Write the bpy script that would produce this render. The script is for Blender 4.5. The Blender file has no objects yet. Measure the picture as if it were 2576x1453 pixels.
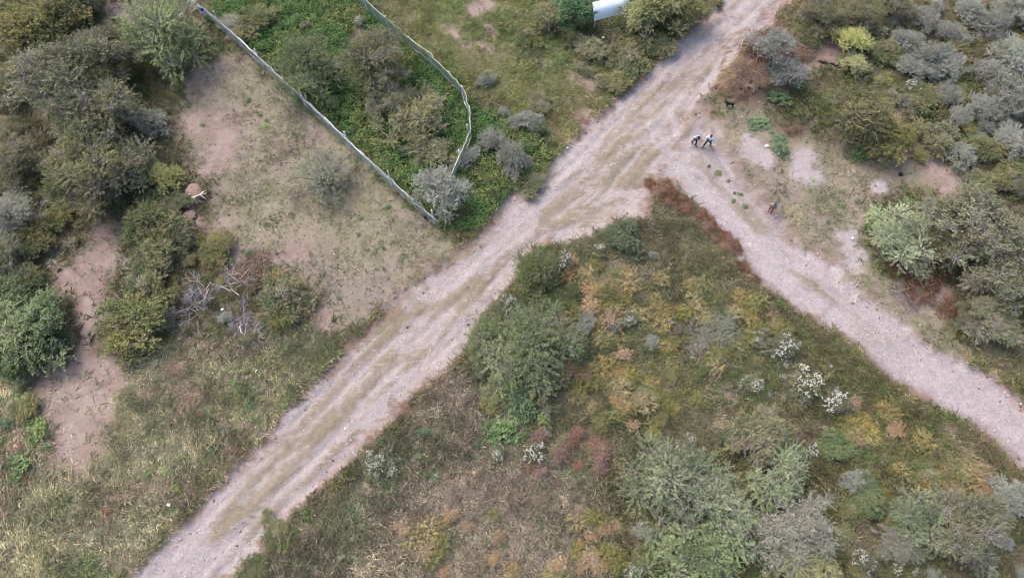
import bpy, math, random
import numpy as np
from mathutils import Vector, Matrix

# ---------------------------------------------------------------- camera, sky, sun, exposure
SC = bpy.context.scene
COL = SC.collection
CAM_H, PITCH, HFOV = 40.0, math.radians(22.0), math.radians(73.4)
cam = bpy.data.cameras.new("camera")
cam.sensor_width = 36.0
cam.lens = 18.0 / math.tan(HFOV / 2)
cam.clip_start, cam.clip_end = 0.5, 6000
camo = bpy.data.objects.new("camera", cam)
COL.objects.link(camo)
camo.location = (0, 0, CAM_H)
camo.rotation_euler = (PITCH, 0, 0)
SC.camera = camo

SUN_EL, SUN_AZ = math.radians(52), math.radians(-48)      # azimuth from +Y towards +X
world = bpy.data.worlds.new("World")
SC.world = world
world.use_nodes = True
wn = world.node_tree
sky = wn.nodes.new("ShaderNodeTexSky")
sky.sky_type = 'NISHITA'
sky.sun_disc = False
sky.sun_elevation = SUN_EL
sky.sun_rotation = SUN_AZ
sky.dust_density = 4.0
sky.air_density = 1.0
sky.ozone_density = 1.0
wn.links.new(sky.outputs[0], wn.nodes["Background"].inputs[0])
wn.nodes["Background"].inputs[1].default_value = 0.15
sun = bpy.data.lights.new("sun", 'SUN')
sun.energy = 1.05
sun.angle = math.radians(36)
sun.color = (1.0, 0.96, 0.92)
suno = bpy.data.objects.new("sun", sun)
COL.objects.link(suno)
sd = Vector((math.cos(SUN_EL) * math.sin(SUN_AZ), math.cos(SUN_EL) * math.cos(SUN_AZ), math.sin(SUN_EL)))
suno.rotation_euler = sd.to_track_quat('Z', 'Y').to_euler()
suno.location = sd * 60
SC.view_settings.view_transform = 'Standard'
SC.view_settings.look = 'None'
SC.view_settings.exposure = 1.38
SC.view_settings.gamma = 1.0
SC.view_settings.use_curve_mapping = False
SC.render.engine = 'CYCLES'
SC.cycles.max_bounces = 5
SC.cycles.diffuse_bounces = 3
SC.cycles.transparent_max_bounces = 4
SC.cycles.filter_width = 1.0
SC.cycles.use_denoising = True

# ---------------------------------------------------------------- helpers
FPX = 1288 / math.tan(HFOV / 2)
CP, SP = math.cos(PITCH), math.sin(PITCH)

def P(u, v, z=0.0):
    """photo pixel (2576 wide) -> plan position of a point standing at height z"""
    dx, dy = (u - 1288) / FPX, (726.5 - v) / FPX
    wy, wz = dy * CP + SP, dy * SP - CP
    t = (z - CAM_H) / wz
    return np.array([dx * t, wy * t])

def PL(pts, z=0.0):
    return np.array([P(u, v, z) for u, v in pts])

def mpp(u, v):
    """metres covered by one 2576-wide pixel there"""
    dy = (726.5 - v) / FPX
    return (CAM_H / (CP - dy * SP)) / FPX

def lin(c, k=1.0):
    c = np.asarray(c, dtype=float) / 255.0
    return np.where(c <= 0.04045, c / 12.92, ((c + 0.055) / 1.055) ** 2.4) * k

def hash2(ix, iy, seed):
    h = (ix.astype(np.int64) * 374761393 + iy.astype(np.int64) * 668265263 + seed * 1442695041) & 0x7fffffff
    h = ((h ^ (h >> 13)) * 1274126177) & 0x7fffffff
    h = h ^ (h >> 16)
    return (h & 0xffff) / 65535.0

def vn(x, y, size, seed=0):
    x, y = x / size, y / size
    ix, iy = np.floor(x), np.floor(y)
    fx, fy = x - ix, y - iy
    fx, fy = fx * fx * (3 - 2 * fx), fy * fy * (3 - 2 * fy)
    a, b = hash2(ix, iy, seed), hash2(ix + 1, iy, seed)
    c, d = hash2(ix, iy + 1, seed), hash2(ix + 1, iy + 1, seed)
    return (a + (b - a) * fx) * (1 - fy) + (c + (d - c) * fx) * fy

def fbm(x, y, size, seed=0, oct=4):
    s, a, t = 0, 1.0, 0
    for i in range(oct):
        s = s + a * vn(x + 17.3 * i, y - 9.1 * i, size, seed + i * 7)
        t += a
        a *= 0.55
        size *= 0.5
    return s / t

def sstep(a, b, x):
    t = np.clip((x - a) / (b - a), 0, 1)
    return t * t * (3 - 2 * t)

def seg_dist(X, Y, a, b):
    d = b - a
    L = d @ d + 1e-9
    t = np.clip(((X - a[0]) * d[0] + (Y - a[1]) * d[1]) / L, 0, 1)
    return np.hypot(X - a[0] - t * d[0], Y - a[1] - t * d[1])

def inside(X, Y, poly):
    r = np.zeros(X.shape, bool)
    n = len(poly)
    for i in range(n):
        a, b = poly[i], poly[(i + 1) % n]
        if a[1] == b[1]:
            continue
        c = ((a[1] > Y) != (b[1] > Y)) & (X < (b[0] - a[0]) * (Y - a[1]) / (b[1] - a[1]) + a[0])
        r ^= c
    return r

def sdf(X, Y, poly):
    d = np.full(X.shape, 1e9)
    for i in range(len(poly)):
        d = np.minimum(d, seg_dist(X, Y, poly[i], poly[(i + 1) % len(poly)]))
    return np.where(inside(X, Y, poly), d, -d)

def line_dist(X, Y, pts):
    d = np.full(X.shape, 1e9)
    for i in range(len(pts) - 1):
        d = np.minimum(d, seg_dist(X, Y, pts[i], pts[i + 1]))
    return d

def new_mesh(name, V, F, col=None, smooth=False):
    V = np.ascontiguousarray(V, dtype=np.float32)
    F = np.ascontiguousarray(F, dtype=np.int32)
    me = bpy.data.meshes.new(name)
    me.vertices.add(len(V))
    me.vertices.foreach_set("co", V.ravel())
    n, k = F.shape
    me.loops.add(n * k)
    me.loops.foreach_set("vertex_index", F.ravel())
    me.polygons.add(n)
    me.polygons.foreach_set("loop_start", np.arange(0, n * k, k, dtype=np.int32))
    if smooth:
        me.polygons.foreach_set("use_smooth", np.ones(n, dtype=bool))
    me.update(calc_edges=True)
    if col is not None:
        at = me.color_attributes.new("Col", 'FLOAT_COLOR', 'POINT')
        c = np.ones((len(V), 4), dtype=np.float32)
        c[:, :3] = np.clip(col, 0.002, 1)
        at.data.foreach_set("color", c.ravel())
    return me

def link(name, data, parent=None, loc=(0, 0, 0), rz=0.0, sc=(1, 1, 1)):
    o = bpy.data.objects.new(name, data)
    COL.objects.link(o)
    o.location = loc
    o.rotation_euler = (0, 0, rz)
    o.scale = sc
    if parent is not None:
        o.parent = parent
    return o

def tag(o, label=None, cat=None, group=None, kind=None):
    for k, v in (("label", label), ("category", cat), ("group", group), ("kind", kind)):
        if v:
            o[k] = v
    return o

class Geo:
    """collects triangles/quads (as triangles) with a colour"""
    def __init__(s):
        s.V, s.F, s.C, s.n = [], [], [], 0
    def add(s, V, F, C):
        V = np.asarray(V, float)
        F = np.asarray(F, int)
        if F.shape[1] == 4:
            F = np.concatenate([F[:, [0, 1, 2]], F[:, [0, 2, 3]]])
        C = np.asarray(C, float)
        if C.ndim == 1:
            C = np.tile(C, (len(V), 1))
        s.V.append(V); s.F.append(F + s.n); s.C.append(C); s.n += len(V)
    def mesh(s, name, mat, smooth=False):
        me = new_mesh(name, np.concatenate(s.V), np.concatenate(s.F), np.concatenate(s.C), smooth)
        me.materials.append(mat)
        return me

def norm(v):
    return v / (np.linalg.norm(v, axis=-1, keepdims=True) + 1e-9)

def leaves(g, Pc, D, Up, L, W, C):
    """diamond leaves: base Pc, direction D, roughly facing Up"""
    Sd = norm(np.cross(D, Up))
    L, W = L[:, None], W[:, None]
    n = len(Pc)
    V = np.stack([Pc, Pc + D * L * 0.45 + Sd * W * 0.5, Pc + D * L, Pc + D * L * 0.45 - Sd * W * 0.5], 1).reshape(-1, 3)
    F = np.arange(n * 4).reshape(n, 4)
    g.add(V, F, np.repeat(C, 4, axis=0))

def sticks(g, A, B, ra, rb, C, sides=3):
    """straight tapered twigs, all at once"""
    n = len(A)
    D = norm(B - A)
    h = np.where(np.abs(D[:, 2:3]) > 0.9, np.array([[1.0, 0, 0]]), np.array([[0, 0, 1.0]]))
    U = norm(np.cross(D, h)); W = np.cross(D, U)
    ra = np.broadcast_to(ra, (n,)); rb = np.broadcast_to(rb, (n,))
    V = np.zeros((n, 2 * sides, 3))
    for i in range(sides):
        a = 2 * math.pi * i / sides
        o = U * math.cos(a) + W * math.sin(a)
        V[:, i] = A + o * ra[:, None]
        V[:, sides + i] = B + o * rb[:, None]
    base = (np.arange(n) * 2 * sides)[:, None]
    F = np.concatenate([base + np.array([[i, (i + 1) % sides, sides + (i + 1) % sides, sides + i]]) for i in range(sides)])
    C = np.asarray(C)
    C = np.tile(C, (n * 2 * sides, 1)) if C.ndim == 1 else np.repeat(C, 2 * sides, axis=0)
    g.add(V.reshape(-1, 3), F, C)

def tube(g, pts, radii, C, sides=6, cap=True):
    pts = np.asarray(pts, float)
    n = len(pts)
    T = norm(np.gradient(pts, axis=0))
    ref = np.array([0.13, 0.97, 0.21]) if abs(T[0, 2]) > 0.8 else np.array([0.0, 0.1, 1.0])
    V = []
    for i in range(n):
        u = norm(np.cross(T[i], ref)); w = np.cross(T[i], u)
        for k in range(sides):
            a = 2 * math.pi * k / sides
            V.append(pts[i] + (u * math.cos(a) + w * math.sin(a)) * radii[i])
    F = [[i * sides + k, i * sides + (k + 1) % sides, (i + 1) * sides + (k + 1) % sides, (i + 1) * sides + k] for i in range(n - 1) for k in range(sides)]
    g.add(V, F, C)
    if cap:
        for e in (0, n - 1):
            ring = [V[e * sides + k] for k in range(sides)] + [pts[e]]
            g.add(ring, [[k, (k + 1) % sides, sides] for k in range(sides)], C)

def box(g, lo, hi, C, M=None):
    lo, hi = np.asarray(lo, float), np.asarray(hi, float)
    V = np.array([[(lo, hi)[i][0], (lo, hi)[j][1], (lo, hi)[k][2]] for i in (0, 1) for j in (0, 1) for k in (0, 1)])
    if M is not None:
        V = np.array([M @ Vector(v) for v in V])
    g.add(V, [[0, 1, 3, 2], [4, 6, 7, 5], [0, 4, 5, 1], [2, 3, 7, 6], [0, 2, 6, 4], [1, 5, 7, 3]], C)

# ---------------------------------------------------------------- materials
def mat_new(name):
    m = bpy.data.materials.new(name)
    m.use_nodes = True
    nt = m.node_tree
    for n in list(nt.nodes):
        nt.nodes.remove(n)
    out = nt.nodes.new("ShaderNodeOutputMaterial")
    return m, nt, out

def N(nt, t, **kw):
    n = nt.nodes.new(t)
    for k, v in kw.items():
        if k in n.inputs:
            n.inputs[k].default_value = v
        else:
            setattr(n, k, v)
    return n

def mat_plant(name, transl=0.14, vary=0.20, nscale=3.0):
    m, nt, out = mat_new(name)
    at = N(nt, "ShaderNodeAttribute", attribute_name="Col")
    oi = N(nt, "ShaderNodeObjectInfo")
    tc = N(nt, "ShaderNodeNewGeometry")
    nz = N(nt, "ShaderNodeTexNoise", Scale=nscale, Detail=3.0)
    nt.links.new(tc.outputs["Position"], nz.inputs["Vector"])
    mr = N(nt, "ShaderNodeMapRange")
    mr.inputs["From Min"].default_value = 0.25; mr.inputs["From Max"].default_value = 0.75
    mr.inputs["To Min"].default_value = 0.8; mr.inputs["To Max"].default_value = 1.2
    nt.links.new(nz.outputs["Fac"], mr.inputs["Value"])
    mr2 = N(nt, "ShaderNodeMapRange")
    mr2.inputs["To Min"].default_value = 1 - vary; mr2.inputs["To Max"].default_value = 1 + vary
    nt.links.new(oi.outputs["Random"], mr2.inputs["Value"])
    mu = N(nt, "ShaderNodeMath", operation='MULTIPLY')
    nt.links.new(mr.outputs[0], mu.inputs[0]); nt.links.new(mr2.outputs[0], mu.inputs[1])
    hs = N(nt, "ShaderNodeHueSaturation")
    nt.links.new(at.outputs["Color"], hs.inputs["Color"]); nt.links.new(mu.outputs[0], hs.inputs["Value"])
    if vary:                                           # each plant has its own tint
        for k7, lo, hi, inp in ((7.13, 0.493, 0.506, "Hue"), (13.7, 0.78, 1.1, "Saturation")):
            m7 = N(nt, "ShaderNodeMath", operation='MULTIPLY'); m7.inputs[1].default_value = k7
            fr = N(nt, "ShaderNodeMath", operation='FRACT')
            mm = N(nt, "ShaderNodeMapRange"); mm.inputs["To Min"].default_value = lo; mm.inputs["To Max"].default_value = hi
            nt.links.new(oi.outputs["Random"], m7.inputs[0]); nt.links.new(m7.outputs[0], fr.inputs[0])
            nt.links.new(fr.outputs[0], mm.inputs["Value"]); nt.links.new(mm.outputs[0], hs.inputs[inp])
    df = N(nt, "ShaderNodeBsdfDiffuse")
    tr = N(nt, "ShaderNodeBsdfTranslucent")
    mx = N(nt, "ShaderNodeMixShader", Fac=transl)
    nt.links.new(hs.outputs[0], df.inputs["Color"]); nt.links.new(hs.outputs[0], tr.inputs["Color"])
    nt.links.new(df.outputs[0], mx.inputs[1]); nt.links.new(tr.outputs[0], mx.inputs[2])
    nt.links.new(mx.outputs[0], out.inputs["Surface"])
    return m

def mat_attr(name, rough=0.85, nscale=18.0, amp=0.3, bump=0.3, spec=0.2):
    m, nt, out = mat_new(name)
    at = N(nt, "ShaderNodeAttribute", attribute_name="Col")
    tc = N(nt, "ShaderNodeTexCoord")
    nz = N(nt, "ShaderNodeTexNoise", Scale=nscale, Detail=5.0)
    nt.links.new(tc.outputs["Object"], nz.inputs["Vector"])
    mr = N(nt, "ShaderNodeMapRange")
    mr.inputs["From Min"].default_value = 0.3; mr.inputs["From Max"].default_value = 0.7
    mr.inputs["To Min"].default_value = 1 - amp; mr.inputs["To Max"].default_value = 1 + amp
    nt.links.new(nz.outputs["Fac"], mr.inputs["Value"])
    hs = N(nt, "ShaderNodeHueSaturation")
    nt.links.new(at.outputs["Color"], hs.inputs["Color"]); nt.links.new(mr.outputs[0], hs.inputs["Value"])
    b = N(nt, "ShaderNodeBsdfPrincipled", Roughness=rough)
    b.inputs["Specular IOR Level"].default_value = spec
    nt.links.new(hs.outputs[0], b.inputs["Base Color"])
    bp = N(nt, "ShaderNodeBump", Strength=bump, Distance=0.02)
    nt.links.new(nz.outputs["Fac"], bp.inputs["Height"]); nt.links.new(bp.outputs[0], b.inputs["Normal"])
    nt.links.new(b.outputs[0], out.inputs["Surface"])
    return m

def mat_ground():
    m, nt, out = mat_new("soil")
    at = N(nt, "ShaderNodeAttribute", attribute_name="Col")
    pb = N(nt, "ShaderNodeAttribute", attribute_name="pebble")
    tc = N(nt, "ShaderNodeNewGeometry")
    L = nt.links.new
    n1 = N(nt, "ShaderNodeTexNoise", Scale=2.6, Detail=8.0, Roughness=0.72)
    n2 = N(nt, "ShaderNodeTexNoise", Scale=11.0, Detail=6.0, Roughness=0.75)
    vo = N(nt, "ShaderNodeTexVoronoi", Scale=13.0)
    vo2 = N(nt, "ShaderNodeTexVoronoi", Scale=3.7)
    for n in (n1, n2, vo, vo2):
        L(tc.outputs["Position"], n.inputs["Vector"])
    def mr(src, a, b, c, d):
        q = N(nt, "ShaderNodeMapRange")
        for k, v in zip(("From Min", "From Max", "To Min", "To Max"), (a, b, c, d)):
            q.inputs[k].default_value = v
        L(src, q.inputs["Value"])
        return q.outputs[0]
    def mul(a, b):
        q = N(nt, "ShaderNodeMath", operation='MULTIPLY')
        L(a, q.inputs[0]); L(b, q.inputs[1])
        return q.outputs[0]
    a = mr(n1.outputs["Fac"], 0.3, 0.7, 0.82, 1.18)
    b = mr(n2.outputs["Fac"], 0.3, 0.7, 0.80, 1.20)
    sep = N(nt, "ShaderNodeSeparateColor")
    L(vo.outputs["Color"], sep.inputs[0])
    c0 = mr(sep.outputs[0], 0.0, 1.0, 0.88, 1.14)
    mx = N(nt, "ShaderNodeMix")           # pebbles only where there is gravel
    mx.inputs["A"].default_value = 1.0
    L(pb.outputs["Fac"], mx.inputs["Factor"]); L(c0, mx.inputs["B"])
    val = mul(mul(a, b), mx.outputs["Result"])
    # hue drift between greyish and reddish earth
    hue = mr(n1.outputs["Fac"], 0.3, 0.7, 0.494, 0.506)
    hs = N(nt, "ShaderNodeHueSaturation")
    L(val, hs.inputs["Value"]); L(hue, hs.inputs["Hue"])
    # crisp pale gravel and dry-grass flecks: masks broken up by streaks that follow each road
    def streaknoise(ang):
        mp = N(nt, "ShaderNodeMapping")
        mp.inputs["Rotation"].default_value = (0, 0, ang)
        mp.inputs["Scale"].default_value = (0.22, 1.0, 1.0)
        L(tc.outputs["Position"], mp.inputs["Vector"])
        q = N(nt, "ShaderNodeTexNoise", Scale=4.5, Detail=7.0, Roughness=0.7)
        L(mp.outputs[0], q.inputs["Vector"])
        return q.outputs["Fac"]
    trk = N(nt, "ShaderNodeAttribute", attribute_name="trk")
    sm = N(nt, "ShaderNodeMix")
    L(trk.outputs["Fac"], sm.inputs["Factor"]); L(streaknoise(math.radians(-45)), sm.inputs["A"]); L(streaknoise(math.radians(45)), sm.inputs["B"])
    def crisp(attr, noise, gain, mgain, strength):
        a_ = N(nt, "ShaderNodeAttribute", attribute_name=attr)
        x1 = N(nt, "ShaderNodeMath", operation='MULTIPLY_ADD'); x1.inputs[1].default_value = gain; x1.inputs[2].default_value = -0.5 * gain - 0.5 * mgain + 0.5
        L(noise, x1.inputs[0])
        x2 = N(nt, "ShaderNodeMath", operation='MULTIPLY_ADD'); x2.inputs[1].default_value = mgain
        L(a_.outputs["Fac"], x2.inputs[0]); L(x1.outputs[0], x2.inputs[2])
        x2.use_clamp = True
        x3 = N(nt, "ShaderNodeMath", operation='MULTIPLY'); x3.inputs[1].default_value = strength
        L(x2.outputs[0], x3.inputs[0])
        return x3.outputs[0]
    def over(base, col, fac):
        q = N(nt, "ShaderNodeMix", data_type='RGBA')
        L(fac, q.inputs["Factor"]); L(base, q.inputs[6])
        q.inputs[7].default_value = (*col, 1)
        return q.outputs[2]
    base = at.outputs["Color"]
    base = over(base, tuple(lin((184, 166, 143), 0.40)), crisp("tanm", sm.outputs["Result"], 6.0, 2.6, 0.65))
    base = over(base, tuple(lin((222, 208, 206), 0.40)), crisp("palem", sm.outputs["Result"], 6.0, 2.6, 0.75))
    base = over(base, tuple(lin((148, 145, 110), 0.40)), crisp("speck", n2.outputs["Fac"], 9.0, 2.2, 0.6))
    sat = mr(n2.outputs["Fac"], 0.3, 0.7, 0.8, 1.2)
    L(sat, hs.inputs["Saturation"])
    L(base, hs.inputs["Color"])
    bs = N(nt, "ShaderNodeBsdfPrincipled", Roughness=0.95)
    bs.inputs["Specular IOR Level"].default_value = 0.1
    L(hs.outputs[0], bs.inputs["Base Color"])
    ad = N(nt, "ShaderNodeMath", operation='ADD')
    L(n2.outputs["Fac"], ad.inputs[0]); L(mul(n1.outputs["Fac"], n1.outputs["Fac"]), ad.inputs[1])
    bp = N(nt, "ShaderNodeBump", Strength=0.7, Distance=0.09)
    L(ad.outputs[0], bp.inputs["Height"]); L(bp.outputs[0], bs.inputs["Normal"])
    L(bs.outputs[0], out.inputs["Surface"])
    return m

M_SOIL = mat_ground()
M_LEAF = mat_plant("foliage")
M_GRASS = mat_plant("grass_blades", 0.2, 0.0, 1.2)
M_BARK = mat_attr("bark", 0.9, 14, 0.3, 0.5)
M_WOOD = mat_attr("weathered_wood", 0.85, 9, 0.28, 0.5)
M_NET = mat_attr("netting_plastic", 0.6, 2.0, 0.3, 0.0)
M_CLOTH = mat_attr("cloth", 0.9, 25, 0.12, 0.2)
M_SKIN = mat_attr("skin", 0.6, 20, 0.08, 0.1)
M_FUR = mat_attr("fur", 0.7, 40, 0.3, 0.4)
M_SHEET = mat_attr("painted_sheet", 0.8, 3.5, 0.06, 0.05, 0.1)
M_SACK = mat_attr("woven_sack", 0.7, 12, 0.1, 0.4)
M_STONE = mat_attr("stone", 0.95, 6, 0.25, 0.6)
# ---------------------------------------------------------------- the ground sheet: plan of the place
KG = 0.40                     # surface albedo for a colour seen in the photograph
ROAD_L = PL([(250, 1540), (335, 1453), (440, 1340), (540, 1230), (590, 1175), (700, 1060), (790, 960), (862, 880), (900, 840), (960, 790), (1010, 745), (1100, 680), (1165, 610), (1220, 560), (1300, 480), (1370, 420), (1420, 375), (1480, 310), (1560, 240), (1620, 190), (1700, 110), (1770, 40), (1815, 0), (1900, -90), (2000, -200)])
ROAD_R = PL([(520, 1530), (590, 1453), (660, 1380), (740, 1300), (830, 1220), (900, 1150), (960, 1090), (1010, 1020), (1060, 970), (1120, 930), (1160, 890), (1195, 800), (1245, 750), (1280, 700), (1320, 650), (1390, 612), (1480, 590), (1560, 562), (1625, 540), (1640, 480), (1690, 400), (1740, 330), (1765, 262), (1800, 220), (1830, 170), (1870, 110), (1930, 60), (2000, 0), (2090, -90), (2190, -200)])
ROAD = np.concatenate([ROAD_L, ROAD_R[::-1]])
TR_L = PL([(1640, 440), (1700, 470), (1760, 520), (1820, 590), (1870, 660), (1920, 720), (1990, 765), (2100, 825), (2160, 875), (2220, 935), (2300, 990), (2400, 1045), (2480, 1105), (2576, 1190), (2700, 1320)])
TR_R = PL([(1700, 330), (1745, 240), (1790, 240), (1815, 330), (1860, 400), (1910, 470), (1950, 530), (2010, 600), (2090, 665), (2165, 735), (2235, 785), (2315, 852), (2400, 905), (2480, 942), (2576, 1000), (2700, 1090)])
TRACK = np.concatenate([TR_L, TR_R[::-1]])

STEP = 0.165
gx = np.arange(-47, 47 + STEP, STEP)
gy = np.arange(-9, 53 + STEP, STEP)
far = np.array([3, 9, 25, 70, 200, 600, 1600, 3000.0])
gx = np.concatenate([gx[0] - far[::-1], gx, gx[-1] + far])
gy = np.concatenate([gy[0] - far[::-1], gy, gy[-1] + far])
X, Y = np.meshgrid(gx, gy)
SH = X.shape
wob = (fbm(X, Y, 2.2, 3) - 0.5) * 1.8 + (fbm(X, Y, 0.6, 5, 3) - 0.5) * 1.1
d_road = sdf(X, Y, ROAD)
d_track = sdf(X, Y, TRACK)
m_road = sstep(-0.30, 0.35, d_road + wob * 0.65)
m_track = sstep(-0.35, 0.45, d_track + wob * 0.7)
m_way = np.maximum(m_road, m_track)
d_way = np.maximum(d_road, d_track)

def area(pts, soft=1.0, wb=1.6):
    return sstep(-soft, soft, sdf(X, Y, PL(pts)) + wob * wb)

def stroke(pts, wpx, soft=0.6, wb=0.8):
    q = PL(pts)
    w = wpx * mpp(*pts[len(pts) // 2])
    return sstep(-soft, soft, w - line_dist(X, Y, q) + wob * wb)

CLEAR = [(560, 120), (640, 155), (700, 200), (870, 350), (990, 450), (1095, 560), (1165, 600), (1090, 685), (1000, 752), (900, 835), (820, 810), (800, 720), (730, 660), (620, 620), (545, 590), (515, 500), (490, 440), (470, 330), (430, 240), (470, 180)]
PATHB = [(215, 555), (285, 565), (295, 650), (255, 700), (250, 760), (240, 810), (225, 840), (245, 870), (305, 880), (350, 935), (310, 1000), (295, 1090), (290, 1170), (200, 1225), (110, 1190), (105, 1100), (80, 1000), (95, 930), (170, 900), (196, 850), (182, 800), (192, 740), (130, 720), (100, 685), (120, 650), (170, 640), (220, 620)]
COMP = [(560, -60), (840, -60), (900, 0), (985, 70), (1080, 150), (1160, 220), (1180, 250), (1300, 300), (1400, 400), (1290, 490), (1180, 592), (1100, 560), (980, 447), (870, 347), (760, 243), (690, 180), (600, 95), (520, 30)]
NGRASS = [(880, -60), (1340, -60), (1400, 100), (1500, 130), (1700, 60), (1620, 190), (1480, 310), (1400, 395), (1300, 300), (1180, 240), (1080, 145), (980, 55)]
ECLEAR = [(1790, 250), (1880, 240), (1960, 300), (2080, 390), (2200, 400), (2330, 380), (2430, 450), (2420, 500), (2250, 490), (2190, 560), (2180, 640), (2280, 700), (2400, 760), (2450, 930), (2300, 880), (2060, 700), (1910, 540), (1780, 340)]
SWFIELD = [(-200, 920), (110, 940), (330, 930), (420, 860), (600, 860), (830, 830), (860, 880), (700, 1060), (540, 1230), (335, 1453), (200, 1600), (-200, 1600)]
TRI_W = [(960, 1090), (1140, 940), (1250, 1000), (1350, 1100), (1500, 1200), (1560, 1453), (1560, 1600), (520, 1600), (590, 1453), (830, 1220)]
TRI_M = [(1150, 900), (1200, 790), (1320, 650), (1480, 590), (1640, 530), (1760, 560), (1870, 680), (1990, 780), (2060, 900), (1900, 1100), (1600, 1180), (1400, 1120), (1250, 1000)]
TRI_E = [(1990, 765), (2160, 875), (2300, 990), (2480, 1105), (2700, 1320), (2700, 1600), (1560, 1600), (1520, 1200), (1900, 1100), (2060, 900)]

a_clear, a_path, a_comp, a_ngrass = area(CLEAR), area(PATHB, 0.7, 1.1), area(COMP, 0.6, 0.6), area(NGRASS)
a_eclear, a_sw, a_tw, a_tm, a_te = area(ECLEAR), area(SWFIELD), area(TRI_W), area(TRI_M), area(TRI_E)

# bare patches outside the roads (pinkish soil)
bare = a_path.copy()
for pts, w in (([(1135, 70), (1150, 90), (1180, 115)], 16), ([(1235, 70), (1238, 90)], 16), ([(1440, 195), (1480, 215)], 22), ([(1210, 110), (1260, 150)], 10),
               ([(885, 105), (905, 80)], 22), ([(1480, 300), (1520, 280)], 22), ([(790, 600), (700, 640)], 26), ([(820, 790), (810, 830)], 16), ([(840, 830), (880, 880)], 12),
               ([(1190, 35), (1220, 15)], 14), ([(2210, 200), (2240, 270), (2260, 300)], 20), ([(2000, 200), (2080, 130)], 30), ([(2330, 400), (2390, 460)], 38),
               ([(280, 20), (330, 40)], 30), ([(270, 70), (300, 90)], 18), ([(1800, 960), (1830, 990)], 14), ([(1470, 690), (1500, 700)], 8), ([(480, 300), (560, 330), (540, 420)], 30),
               ([(480, 530), (500, 560)], 16), ([(2200, 560), (2280, 690), (2370, 740)], 22), ([(2390, 1060), (2400, 1075)], 12), ([(600, 650), (690, 660)], 26), ([(520, 590), (560, 560)], 14)):
    bare = np.maximum(bare, stroke(pts, w))
pale = np.zeros(SH)          # pale lavender gravel
for pts, w in (([(345, 1470), (440, 1400), (500, 1335), (560, 1245)], 20), ([(430, 1440), (520, 1410), (620, 1400)], 32), ([(1010, 968), (937, 1048), (897, 1115), (817, 1182), (744, 1268), (660, 1330)], 10),
               ([(804, 1208), (734, 1268)], 17), ([(820, 965), (784, 1002), (720, 1065), (650, 1140)], 8), ([(910, 1025), (864, 1075), (777, 1162), (700, 1232), (640, 1300), (570, 1370)], 9),
               ([(1080, 742), (1140, 700), (1197, 657), (1260, 581), (1330, 520)], 26), ([(1030, 830), (1085, 810)], 17), ([(1115, 870), (1190, 800), (1254, 734), (1310, 660)], 19), ([(900, 965), (960, 910), (1030, 860)], 14),
               ([(985, 955), (1044, 924), (1090, 900)], 14), ([(1330, 540), (1438, 410), (1500, 350), (1568, 277), (1655, 187), (1755, 110), (1930, 0), (2000, -60)], 24), ([(1480, 470), (1521, 423), (1605, 353), (1665, 300), (1731, 240), (1790, 190)], 14),
               ([(1640, 320), (1690, 350)], 22), ([(1570, 370), (1640, 345), (1690, 385), (1740, 440), (1800, 520)], 15), ([(1690, 260), (1700, 330), (1730, 400)], 11), ([(1630, 420), (1680, 440), (1720, 470)], 12), ([(1790, 200), (1835, 160), (1871, 110), (1932, 57)], 12), ([(1820, 60), (1950, -20)], 26), ([(1500, 510), (1560, 480), (1600, 480)], 10), ([(1400, 600), (1500, 575), (1600, 540)], 9)):
    pale = np.maximum(pale, stroke(pts, w) * (0.75 + 0.25 * vn(X, Y, 1.1, 9)))
white = np.zeros(SH)         # bright washed gravel
for pts, w in (([(1715, 425), (1750, 465), (1800, 530), (1880, 600), (1965, 650)], 30), ([(1955, 600), (2099, 700), (2249, 824), (2332, 884), (2465, 967), (2600, 1060)], 26),
               ([(1949, 677), (2015, 744), (2132, 800), (2260, 900), (2420, 1000), (2600, 1110)], 24), ([(1760, 262), (1745, 330), (1735, 390)], 9), ([(1790, 300), (1800, 330)], 7),
               ([(2030, 400), (2010, 430), (2050, 440)], 30), ([(2120, 590), (2150, 580), (2140, 620)], 22), ([(2170, 640), (2150, 665)], 22), ([(1880, 370), (1920, 400)], 30), ([(2220, 470), (2210, 475)], 12)):
    white = np.maximum(white, stroke(pts, w))
tan = np.zeros(SH)           # dry grass remains on the roads
for pts, w in (([(640, 1290), (760, 1130), (880, 1010), (980, 900)], 24), ([(560, 1320), (650, 1200), (760, 1090), (850, 960)], 12), ([(1060, 770), (1140, 760), (1200, 720)], 20), ([(1000, 800), (950, 850)], 14),
               ([(1540, 400), (1620, 370), (1600, 430), (1530, 450)], 26), ([(1581, 340), (1520, 390)], 16), ([(1671, 207), (1621, 250), (1580, 290)], 13), ([(1430, 480), (1380, 530)], 24),
               ([(1720, 280), (1735, 330), (1710, 380)], 12), ([(1760, 400), (1830, 470), (1900, 560), (1980, 610)], 9), ([(2040, 700), (2080, 730)], 10), ([(2165, 817), (2232, 870)], 9), ([(1620, 425), (1645, 440)], 13),
               ([(1120, 640), (1200, 590), (1250, 550)], 13), ([(1790, 175), (1740, 215)], 10), ([(2190, 730), (2210, 745)], 13), ([(2300, 1005), (2330, 1010)], 12)):
    tan = np.maximum(tan, stroke(pts, w, 0.7, 1.2) * 0.9)
rut = np.zeros(SH)           # ruts and gullies, darker than the road around them
for pts, w in (([(1778, 255), (1772, 300), (1770, 345)], 11), ([(1788, 173), (1770, 195)], 10), ([(1898, 73), (1930, 50)], 8), ([(1800, 375), (1850, 430), (1880, 470)], 4), ([(1820, 60), (1850, 45)], 14), ([(2270, 735), (2300, 765)], 24)):
    rut = np.maximum(rut, stroke(pts, w, 0.35, 0.4))
red = np.zeros(SH)           # red-brown cut banks and dead weeds
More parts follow.
